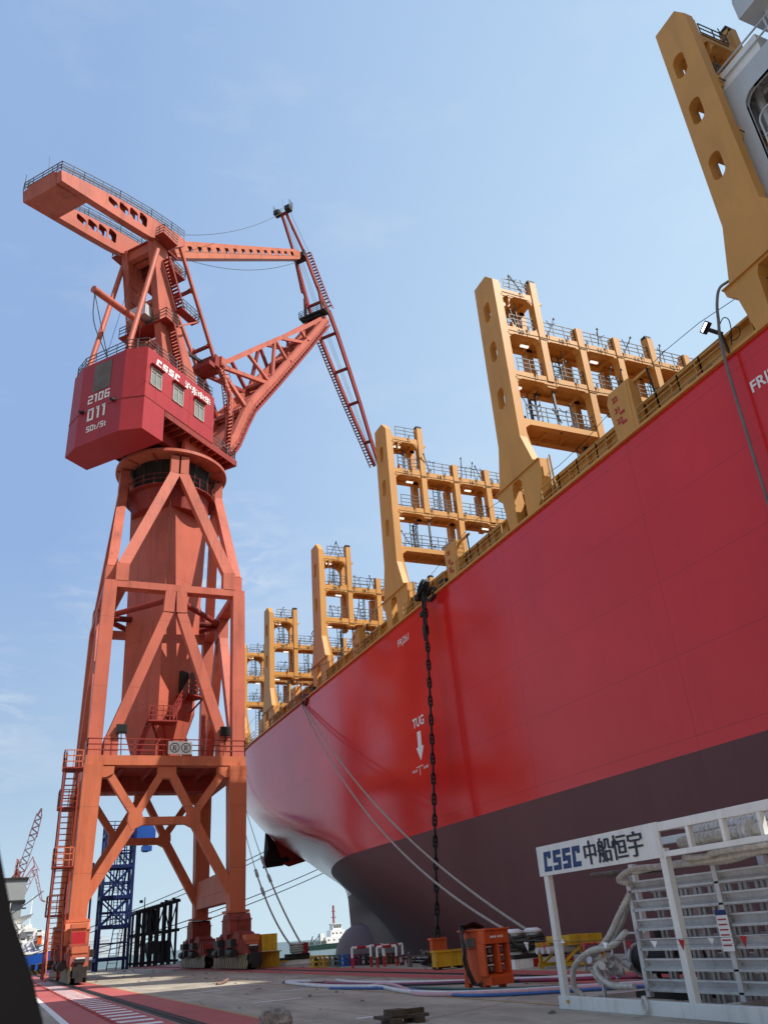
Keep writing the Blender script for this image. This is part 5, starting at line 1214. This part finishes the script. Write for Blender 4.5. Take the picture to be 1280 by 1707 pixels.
m=M(); m.cyl((9.72,9.45,2.37),(9.72,9.52,2.37),.15,n=20); m.cyl((9.72,9.53,2.37),(9.72,9.6,2.37),.15,n=20)
for k in range(8): a=k*math.pi/4; m.cyl((9.72+.13*math.cos(a),9.42,2.37+.13*math.sin(a)),(9.72+.13*math.cos(a),9.63,2.37+.13*math.sin(a)),.012,n=6)
tag(m.build('pipe_flange',steel),'round bolted steel flange joining the hoses on the rack roof','flange')
mhose([(10.1,12.9,1.9),(10.08,13.15,1.98),(10.0,12.6,2.1),(9.9,11.8,2.08),(9.85,10.9,2.06),(9.9,10.0,2.08),(9.9,9.0,2.1),(9.9,6,2.1)],.05,'braided hose draped under the rack roof above the top slat',hm_)
mhose([(10.0,12.6,2.05),(9.95,11.4,2.10),(10,10.4,2.03),(10,9.2,2.12),(10,6,2.1)],.04,'thinner braided hose under the rack roof',hm_)
mhose([(10.15,12.98,1.75),(10.1,13.3,1.45),(10.1,13.8,1.05),(10.1,14.35,.78),(10.1,14.6,.70)],.055,'braided hose curving down left of the slatted panel to the valves',hm_)
mhose([(10.25,13.05,1.85),(10.3,13.35,1.5),(10.3,13.75,1.15),(10.3,13.9,1.0)],.05,'darker braided hose behind, curving down to the pump',hm_)
mhose([(10.0,13.1,1.15),(9.95,13.5,.95),(9.95,14.2,.86),(9.95,14.75,.62),(10,14.95,.3),(10.1,14.85,.12)],.052,'braided hose looping left in a big arc down to the ground',hm_)
mhose([(10.1,13.9,.72),(10.0,14.15,.62),(9.95,14.0,.45),(9.9,13.6,.34),(9.95,13.1,.33)],.05,'short braided hose making a tight bend in front of the pump',hm_)
mhose([(10.3,14.7,.55),(10.3,14.5,.35),(10.3,14.0,.28)],.05,'short braided hose under the valves at rack left',hm_)
t=thing('pump_unit',(10.7,13.3,0),'dark cylindrical pump with silver end flange behind the rack post','pump')
m=M(); m.cyl((10.8,13.85,.68),(10.8,12.4,.68),.23,n=24); m.cyl((10.8,13.2,.85),(10.8,13.2,1.15),.12,n=12); m.build('pump_barrel',iron,t,smooth=False)
m=M(); m.cyl((10.8,13.85,.68),(10.8,13.91,.68),.27,n=24); m.cyl((10.8,13.91,.68),(10.8,14.05,.68),.13,n=16)
for k in range(8): a=k*math.pi/4; m.cyl((10.8+.2*math.cos(a),13.9,.68+.2*math.sin(a)),(10.8+.2*math.cos(a),13.96,.68+.2*math.sin(a)),.02,n=6)
m.build('pump_flange',steel,t)
m=M(); m.bx(10.5,11.1,12.3,13.8,.1,.2); m.bar((10.6,13.6,.1),(10.7,13.6,.5),.06); m.bar((11,13.6,.1),(10.9,13.6,.5),.06); m.build('pump_foot',iron,t)
t=thing('valve_cluster',(10.3,14.3,0),'cluster of small brass and steel valves between the hoses','valves')
m=M(); random.seed(9)
for k in range(16):
    p=V((10.1+random.random()*.4,13.95+random.random()*.6,.45+random.random()*.35)); q=p+V((random.uniform(-.2,.2),random.uniform(-.2,.2),random.uniform(-.15,.15))); m.cyl(p,q,random.uniform(.02,.05),n=8); m.cyl(q,q+(q-p).normalized()*.02,.065,n=10)
m.bar((10.2,14.3,0),(10.2,14.3,.55),.05); m.build('valve_body',steel,t)
m=M()
for k in range(3): m.bar((10.15,14.1+.2*k,.8),(10.15,14.1+.2*k,1.0),.02); m.tube([V((10.15,14.1+.2*k,.98))+V((.06*math.cos(a),.06*math.sin(a),0)) for a in [i*math.pi/5 for i in range(10)]],.012,5,True)
m.build('hand_wheel',redm,t)
t=thing('handrail_tube',(10.8,14.2,0),'small grey tube handrail beside the hoses in the rack','handrail')
m=M(); m.tube(bez([(10.6,14.4,.3),(10.6,14.4,1.0),(10.6,14.3,1.1),(10.6,13.5,1.1),(10.6,13.4,1.0),(10.6,13.4,.3)],5),.02,6); m.bar((10.6,14.0,1.1),(10.6,14.0,.6),.03); m.build('tube_loop',gant,t)
# pennants
t=thing('pennant_string',(9.2,13,0),'cord of small red and white triangular pennants strung across the rack front','bunting')
m=M(); m.tube(sag((9.25,15.6,1.12),(9.25,6.5,1.1),.07,20),.0035,4); m.tube(sag((9.25,15.6,1.05),(9.25,6.5,.98),.05,20),.002,4); m.build('cord',patch,t)
random.seed(2)
for k in range(12):
    y=15.2-.62*k; z=1.1-.28*(k+.7)/12*(1-(k+.7)/12); w_=random.uniform(.05,.08); tw=random.uniform(-.06,.06); dz=random.choice((-.16,-.14,.05,-.1) if k%2==0 else (-.15,-.16,-.12))
    m=M(); m.add([(9.24,y+w_,z),(9.24,y-w_,z-.01),(9.24+tw,y+tw,z+dz),(9.246,y+w_,z),(9.246,y-w_,z-.01),(9.246+tw,y+tw,z+dz)],[(0,1,2),(5,4,3),(0,3,4,1),(1,4,5,2),(2,5,3,0)]); m.build('pennant',white if k%2==0 else redm,t)
# ---------------------------------------------------------------- things at the bottom edge
def rock(name,c,s,m_,label,cat,seed):
    random.seed(seed); bm=bmesh.new(); bmesh.ops.create_icosphere(bm,subdivisions=3,radius=1)
    for v in bm.verts: 
        k=1+random.uniform(-.17,.17); v.co=V((max(-.75,min(.75,v.co.x))*s[0]*k,max(-.8,min(.8,v.co.y))*s[1]*k,max(-.5,min(.78,v.co.z))*s[2]*k))
    q=M(); q.v=[v.co+V(c) for v in bm.verts]; q.f=[tuple(v.index for v in f.verts) for f in bm.faces]; bm.free(); tag(q.build(name,m_),label,cat)
rock('concrete_lump',(4.72,16.6,.02),(.34,.25,.40),mat('lump_concrete',(.30,.28,.25),.9,.6,6,dirt=(.06,.05,.045),dirtamt=.9,streak=False,bump=.8),'broken grey and white concrete lump at the bottom edge left of centre','concrete lump',3)
m=M(); dx=V((1.62,3.55,-.1))
for c_,d_ in(((5.05,11.9,.2),(.85,.5,.05)),((4.8,11.75,.12),(.15,.6,.16)),((5.25,11.8,.12),(.15,.6,.16)),((4.9,11.8,.27),(.3,.35,.1)),((5.3,11.9,.26),(.35,.12,.08))): m.box(V(c_)+dx,d_)
tag(m.build('timber_scraps',mat('old_timber',(.08,.055,.04),.9,.4,5)),'rusty brown timber and iron scraps at the bottom edge right of centre','scraps')
m=M(); m.tube(bez([(8.4,38.2,.04),(8.7,38.6,.05),(9.4,40.5,.1)],6),.06,6); tag(m.build('loose_bar',mat('rust_bar',(.2,.13,.1),.8,.3,3)),'short loose brown bar lying on the quay in front of the crane wheels','bar')
random.seed(31); m=M()
for k in range(150):
    x=random.uniform(5.5,19.4); y=random.uniform(14,95); r_=random.uniform(.02,.07)*(1+y/60); a=random.random()*6.28
    P=[V((x+r_*random.uniform(.5,1.4)*math.cos(a+i*1.57),y+r_*random.uniform(.5,1.4)*math.sin(a+i*1.57),.012)) for i in range(4)]; tpp=V((x,y,.012+r_*.5))
    m.add(P+[tpp],[(0,1,4),(1,2,4),(2,3,4),(3,0,4),(3,2,1,0)])
o=m.build('litter',mat('grit',(.14,.11,.09),.9,.6,8)); o['kind']='stuff'; o['label']='small loose grit and litter scattered over the quay paving'
# ---------------------------------------------------------------- far things
t=thing('access_tower',(10.6,97,0),'navy blue steel stair tower with an overhead arm seen through the crane portal','tower')
m=M(); x0,x1,y0,y1=9.1,12.0,95.6,98.6
for x in(x0,x1):
    for y in(y0,y1): m.bar((x,y,0),(x,y,13.8),.28)
for z in(1.0,3.9,6.6,9.5,12.6): 
    for y in(y0,y1): m.bar((x0,y,z),(x1,y,z),.3,.32)
    for x in(x0,x1): m.bar((x,y0,z),(x,y1,z),.3,.32)
for x in(10.1,11.0):
    for y in(y0,y1): m.bar((x,y,3.9),(x,y,12.6),.12)
for z in(5.2,8.0,11.0,2.4):
    for y in(y0,y1): m.bar((x0,y,z),(x1,y,z),.12)
for a,b in((3.9,6.6),(6.6,9.5),(9.5,12.6)):
    for x in(x0,x1): m.bar((x,y0,a),(x,y1,b),.14); m.bar((x,y1,a),(x,y0,b),.14)
    for y in(y0,y1): m.bar((x0,y,a),(x1,y,b),.14); m.bar((x1,y,a),(x0,y,b),.14)
m.bar((x0-1.0,y0+1,0),(x0-1.0,y0+1,10),.2); m.bar((x0-1.3,y0+1,0),(x0-1.3,y0+1,12.2),.16); m.build('tower_frame',navy,t)
m=M(); 
for i,(a,b) in enumerate(((0,3.9),(3.9,6.6),(6.6,9.5),(9.5,12.6))): stairs(m,(x0+1.0+.25*(i%2),y0+.3,a),(x0+1.5-.2*(i%2),y0+.9,b),V((.9,0,0)),9,th=.08)
m.build('tower_stairs',navy,t)
m=M(); m.plate([[(-.1,0),(3.3,0),(3.3,1.0),(2.9,1.5),(-.1,1.5)]],lambda a,b:V((x1+a*.75-.3,96.2,12.0+b)),(0,1.4,0)); m.cyl((x1+1.3,96.9,10.9),(x1+1.3,96.9,12),.3,n=10); m.bx(x1+.9,x1+1.9,96.4,97.4,11.0,11.5); m.build('tower_arm',mat('blue_arm',(.02,.09,.38),.4,.15,1),t)
m=M(); rail(m,[(x0,y0,12.7),(x1,y0,12.7)],1.2,.7,.035); m.cut(); rail(m,[(x0,y1,12.7),(x1,y1,12.7)],1.2,.7,.035); rail(m,[(x0,y0,12.7),(x0,y1,12.7)],1.2,.7,.035)
for z in(4.2,6.9,9.8): m.cut(); rail(m,[(x0,y0,z),(x1,y0,z)],1.0,.7,.03)
m.build('tower_railing',navy,t)
t=thing('trestle_frame',(16,106,0),'black steel trestle with a sloping top beyond the crane, right of the blue tower','trestle')
m=M(); random.seed(5)
for k in range(7):
    x=13.9+.72*k; zt_=5.3+.17*k
    for y in(104.5,108): m.bar((x,y,0),(x,y,zt_),.34 if k%2 else .24)
    if k<6:
        m.bar((x,104.5,3.0 if k%2 else .4),(x+.72,104.5,.4 if k%2 else 3.0),.12); m.bar((x,104.5,3.3 if k%2 else zt_),(x+.72,104.5,zt_ if k%2 else 3.3),.12)
for z0,z1,w_ in((5.3,6.4,.3),(3.1,3.4,.32),(.3,.35,.25)): 
    for y in(104.5,108): m.bar((13.7,y,z0),(18.6,y,z1),w_)
for k in range(11): m.bar((13.8+.45*k,104.3,5.45+.1*k),(13.8+.45*k,108.2,5.45+.1*k),.28)
m.bx(15.1,16.1,105,107,3.3,5.6); m.bx(16.6,17.4,105,106,.4,2.4)
m.cyl((15.9,104.3,1.8),(15.9,108,1.8),.65,n=12); m.build('trestle_steel',blk,t)
m=M()
for k in range(5): m.box((14.2+random.random()*4,104.6+random.random(),6.2+.1*k),(.35,.3,.3))
m.bar((14.6,104.3,0),(14.6,104.3,6.9),.1); m.build('roof_clutter',blk,t)
# far left: harbour cranes, tower, ship
def tcrane(x,y,s,m_,label):
    t=thing('harbour_crane',(x,y,-3),label,'crane','far cranes beyond the quay')
    return t
farred=mat('far_crane_red',(.30,.10,.10),.7,.1,.3); fardark=mat('far_crane_dark',(.16,.07,.08),.7,.1,.3)
def lattice(m,a,b,w_,n,th,up=(0,1,0),w2=None):
    a=V(a);b=V(b);w2=w2 or w_; d=(b-a).normalized(); s_=d.cross(V(up)).normalized(); t_=V(up)
    c=lambda k,i,j:a+(b-a)*k/n+(s_*i+t_*j)*(w_+(w2-w_)*k/n)/2
    for i in(-1,1):
        for j in(-1,1): m.bar(c(0,i,j),c(n,i,j),th)
    for k in range(n):
        for j in(-1,1): m.bar(c(k,-1 if k%2 else 1,j),c(k+1,1 if k%2 else -1,j),th*.7)
        for i in(-1,1): m.bar(c(k,i,-1 if k%2 else 1),c(k+1,i,1 if k%2 else -1),th*.7)
t=tcrane(0,0,1,fardark,'tall dark red lattice jib crane rising above the grey tower at far left'); t.location=(2.2,150,-3)
m=M(); lattice(m,(1.55,150,12.3),(3.0,150,19.2),1.0,12,.10); lattice(m,(3.0,150,19.0),(3.55,150,22.3),1.15,6,.13,w2=.8); m.bar((3.3,150,22.2),(3.8,150,23.2),.3); m.bar((3.9,150,21.8),(3.8,150,23.2),.15); m.build('crane_jib',fardark,t)
m=M(); m.plate([[(.5,12.4),(1.6,12.4),(2.0,13.8),(1.3,14.1),(1.4,15.6),(1.15,15.6),(1.0,13.6),(.4,12.8)]],lambda a,b:V((a,149.5,b)),(0,1,0)); lattice(m,(1.1,149,12.4),(1.3,149,15.6),.5,6,.09); m.build('crane_cab',farred,t)
m=M(); m.bar((1.3,150,15.4),(2.2,150,14.9),.06); m.bar((1.2,150,-3),(1.2,150,12),1.0); m.build('crane_mast',fardark,t)
t=tcrane(0,0,1,farred,'pale red level luffing crane with a bent drooping jib behind the grey tower'); t.location=(4,175,-3)
m=M(); lattice(m,(2.6,175,11.2),(4.6,175,16.4),.75,9,.1); lattice(m,(4.5,175,16.2),(6.2,175,11.0),.55,8,.09,w2=.3); m.bar((6.2,175,11.0),(6.9,175,10.7),.25); m.build('crane_jib',farred,t)
m=M(); m.bar((4.5,175,16.4),(3.9,175,18.4),.16); m.bar((3.9,175,18.2),(5.3,175,15.9),.1); m.bar((3.9,175,18.4),(2.2,175,14.5),.14); m.bar((2.0,175,13.2),(4.4,175,17.0),.2); m.build('crane_tie',farred,t)
m=M(); m.bar((2.2,175,-3),(2.2,175,13),1.1); m.bx(1.2,3.2,174,176,10,12); m.build('crane_mast',farred,t)
t=thing('signal_tower',(1.4,140,0),'grey round topped tower building at far left below the dark jib crane','tower')
m=M(); m.bx(-3,2.35,136,141,-3,9.0); m.build('tower_wall',mat('grey_wall',(.30,.32,.32),.7,.1,.5),t); m=M(); m.bx(-3.3,2.6,135.6,141.4,9.0,11.6); m.build('tower_top',mat('grey_wall',(.30,.32,.32)),t); m=M(); m.bx(-3.5,2.8,135.4,141.6,11.6,11.9); m.bx(-3.4,2.75,135.4,141.6,8.7,9.0); m.bx(2.35,3.0,137,139,4.6,4.8); m.bx(2.35,3.0,137,139,8.0,8.1); rail(m,[(2.9,137,4.8),(2.9,139,4.8)],1.2,.6,.06); m.build('tower_cornice',iron,t)
# white and blue ship at left
t=thing('survey_ship',(3,124,-3),'blue hulled ship with crowded white superstructure moored beyond the quay end at left','ship')
bluem=mat('blue_hull',(.02,.09,.42),.35,.1,.5); m=M()
hs2=[(-14,-3,2.6),(-3,-3,2.7),(2.4,-3,2.9),(5.6,-2,3.3)]
m.add([(-16,121,-3),(3.2,121,-3),(5.9,123.5,-3),(3.2,126,-3),(-16,126,-3),(-16,120.2,1.9),(4.2,120.2,2.1),(8.2,123.5,2.7),(4.2,126.8,2.1),(-16,126.8,1.9)],[(4,3,2,1,0),(5,6,7,8,9),(0,1,6,5),(1,2,7,6),(2,3,8,7),(3,4,9,8),(4,0,5,9)])
m.build('ship_hull',bluem,t)
m=M(); m.add([(-16,120.15,1.9),(4.22,120.15,2.1),(8.25,123.5,2.7),(8.25,123.5,2.9),(4.22,120.15,2.35),(-16,120.15,2.1)],[(0,1,4,5),(1,2,3,4)]); random.seed(11)
for k in range(70):
    x=random.uniform(-6,5.0); z=2.1+random.random()*max(.6,(3.4-abs(x-2.2)*.35)); m.box((x,121.5+random.random()*3,z),(random.uniform(.3,1.6),random.uniform(.5,1.6),random.uniform(.12,.7)))
for k in range(30):
    x=random.uniform(-4,5); z=2.2+random.random()*3; m.bar((x,121,z),(x+random.uniform(-1,1),121,z+random.uniform(.3,1.6)),.08)
m.bx(-5,4.0,121.5,126,2.0,3.4); m.bx(-4,3.2,121.8,125.5,3.4,4.6); m.bx(-2,3.6,122,125,4.6,5.4); m.bar((3.3,123,5.4),(3.3,123,8.6),.12); m.bar((.8,123,5),(.8,123,8.0),.1)
m.add([(.6,121,6.0),(3.6,121,6.6),(3.6,124,6.6),(.6,124,6.0),(1.9,122,5.2)],[(0,1,2,3),(0,4,1),(1,4,2),(2,4,3),(3,4,0)]); m.build('ship_superstructure',white,t)
m=M(); 
for k in range(26): x=random.uniform(-5,4.5); m.box((x,121.3,2.3+random.random()*2.4),(random.uniform(.2,.6),.3,random.uniform(.15,.4)))
m.build('ship_fittings',iron,t); m=M(); m.box((4.6,121.5,3.6),(.5,1.2,1.0)); m.build('life_raft',obin,t)
for k,(a,b) in enumerate((((4.3,120,7.2),(-4,119,3.9)),((3.5,119.5,1.2),(-5,118,.2)),((4.8,119.5,2.4),(-5,118,1.0)))):
    pass
m=M(); m.tube(sag((3.5,96,7.5),(-6,128,3),.4,10),.05,5); tag(m.build('mooring_line',railg),'single dark line rising from the blue ship towards the crane stairs','mooring line')
# tugboat
tb_=V((138,397,-3)); t=thing('tugboat',tb_,'white tugboat with dark green hull and tall red mast on the open water','boat')
k_=1.25
def tp(x,y,z): return tb_+V((x,y,z))*k_
m=M(); m.v+=[tp(*p) for p in((-8,-2.6,0),(6,-2.8,0),(9,0,0),(6,2.8,0),(-8,2.6,0),(-9,-3,1.5),(5,-3.4,1.9),(11,0,3.4),(5,3.4,1.9),(-9,3,1.5))]; m.f+=[(4,3,2,1,0),(5,6,7,8,9),(0,1,6,5),(1,2,7,6),(2,3,8,7),(3,4,9,8),(4,0,5,9)]; m.build('boat_hull',mat('tug_green',(.03,.07,.06),.5,.1,.3),t)
m=M()
def tbx(m,x0,x1,y0,y1,z0,z1): m.box(tp((x0+x1)/2,(y0+y1)/2,(z0+z1)/2),V((x1-x0,y1-y0,z1-z0))*k_)
tbx(m,-2,6.5,-2.6,2.6,1.8,3.9); tbx(m,.2,5.6,-2.2,2.2,3.9,6.0); tbx(m,1.2,4.6,-1.8,1.8,6.0,7.9); tbx(m,.8,5.0,-2.1,2.1,7.9,8.1); tbx(m,-3.5,-2,-1.2,1.2,1.8,5.2); m.build('wheelhouse',white,t)
m=M()
for x in(1.6,2.6,3.6): tbx(m,x,x+.7,-1.86,-1.8,6.7,7.4)
for x in(.8,2.2,3.8): tbx(m,x,x+.5,-2.26,-2.2,4.7,5.2)
for x in(-1,1,3,5): tbx(m,x,x+.5,-2.66,-2.6,2.6,3.1)
m.build('boat_window',iron,t)
m=M(); m.bar(tp(2.2,0,8),tp(2.2,0,14.2),.7); m.bar(tp(1.2,0,10.2),tp(3.2,0,10.2),.3); m.bar(tp(1.5,0,12.2),tp(2.9,0,12.2),.3); m.build('mast',mat('mast_red',(.25,.05,.05),.6,.1,1),t)
m=M(); m.bar(tp(-7,0,1.6),tp(-6,0,4.5),.35); m.bar(tp(-6.5,0,2),tp(-3,0,5),.25); rail(m,[tp(-8.8,-3,1.5),tp(-2,-3.2,1.7)],1.3,2,.12); m.build('towing_gear',iron,t)
# far city beyond the river
random.seed(21)
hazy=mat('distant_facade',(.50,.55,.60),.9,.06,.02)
for k in range(7):
    x=60+40*k+random.uniform(-8,8); hgt=random.choice((60,45,80,55)); t=m=M(); y=2300
    m.bx(x,x+26,y,y+30,-3,hgt*.8); m.bx(x+4,x+22,y+2,y+28,hgt*.8,hgt*.8+6)
    for r_ in range(6): m.bx(x+1,x+25,y-.6,y,5+r_*hgt*.12,8+r_*hgt*.12)
    tag(m.build('apartment_tower',hazy),'pale distant apartment tower on the far shore seen through the blue stair tower','building','far shore towers')
# ---------------------------------------------------------------- floodlight on the ship edge and its hose
t=thing('deck_floodlight',(21.8,16.8,20.4),'lit portable floodlight clamped on the ship rail below the largest ochre column','floodlight')
m=M(); c=V((21.55,17.05,20.78)); rz=Matrix.Rotation(R(-35),3,'X')
def fb(m,d0,d1): m.box(c+rz@V(d0),d1,rz)
fb(m,(0,0,.0),(.16,.44,.05)); fb(m,(-.02,0,-.20),(.16,.44,.05)); fb(m,(-.02,.21,-.10),(.16,.04,.22)); fb(m,(-.02,-.21,-.10),(.16,.04,.22)); fb(m,(.07,0,-.10),(.04,.44,.22)); m.bar(c+V((.05,-.1,-.2)),V((21.95,16.7,20.25)),.13,.1); m.bar(V((21.95,16.75,20.4)),V((21.98,16.7,19.4)),.07); m.build('lamp_housing',iron,t)
m=M(); fb(m,(-.03,0,-.10),(.12,.36,.11)); m.build('lamp_face',mat('flood_lit',(.9,.9,.85),.3,.0,1,emit=((1,.97,.92),4)),t)
m=M(); m.tube(bez([(22.35,16.05,22.4),(22.1,16.35,22.2),(21.9,16.5,21.5),(21.85,16.62,20.8),(21.8,16.72,20.2),(21.75,16.76,19.5),(21.72,16.8,18),(21.72,16.85,15.5),(21.75,16.9,12.7),(21.8,16.95,9),(21.9,17,6),(22,17,3)],8),.055,8)
tag(m.build('hanging_hose',mat('grey_hose',(.16,.15,.15),.5,.2,3)),'long grey hose hanging over the deck edge down the red ship side at right','hose')
m=M(); m.tube(bez([(21.9,16.75,20.6),(21.85,16.4,20.75),(21.85,16.2,20.5),(21.9,16.3,20.0),(21.95,16.5,19.6)],8),.02,5); m.tube([V((22.0,16.25,19.95))+V((0,.25*math.cos(a),.25*math.sin(a))) for a in [k*math.pi/7 for k in range(14)]],.02,5,True)
tag(m.build('lamp_cable',rub),'thin black cable coil hanging beside the lit floodlight','cable')
# ---------------------------------------------------------------- window pillar of the vehicle the photo was taken from
t=thing('vehicle_pillar',(-.1,.55,1.0),'dark out of focus window pillar of a vehicle at the left edge, close to the camera','window pillar')
PR=[(-.030,.60,1.62),(-.022,.60,1.54),(-.012,.60,1.480),(-.004,.60,1.455),(.006,.60,1.424),(.020,.60,1.394),(.030,.60,1.367),(.036,.60,1.34),(.05,.60,1.25)]
m=M(); n_=len(PR)
for x,y,z in PR: m.v+=[V((x,y,z)),V((x-.055,y-.035,z)),V((x-.07,y+.01,z)),V((x-.02,y+.03,z))]
for k in range(n_-1): m.f+=[(k*4+i,k*4+(i+1)%4,k*4+4+(i+1)%4,k*4+4+i) for i in range(4)]
m.f+=[(0,1,2,3),tuple(range(4*n_-4,4*n_))]; m.build('pillar_trim',pilm,t,smooth=True)
m=M()
for x,y,z in PR: m.v+=[V((x-.035,y-.05,z-.06)),V((x-.35,y-.1,z-.06)),V((x-.35,y-.07,z-.06)),V((x-.04,y-.02,z-.06))]
for k in range(n_-1): m.f+=[(k*4+i,k*4+(i+1)%4,k*4+4+(i+1)%4,k*4+4+i) for i in range(4)]
m.f+=[(0,1,2,3),tuple(range(4*n_-4,4*n_))]; m.build('door_lining',mat('grey_trim',(.05,.05,.05),.6,.1,3),t,smooth=True)
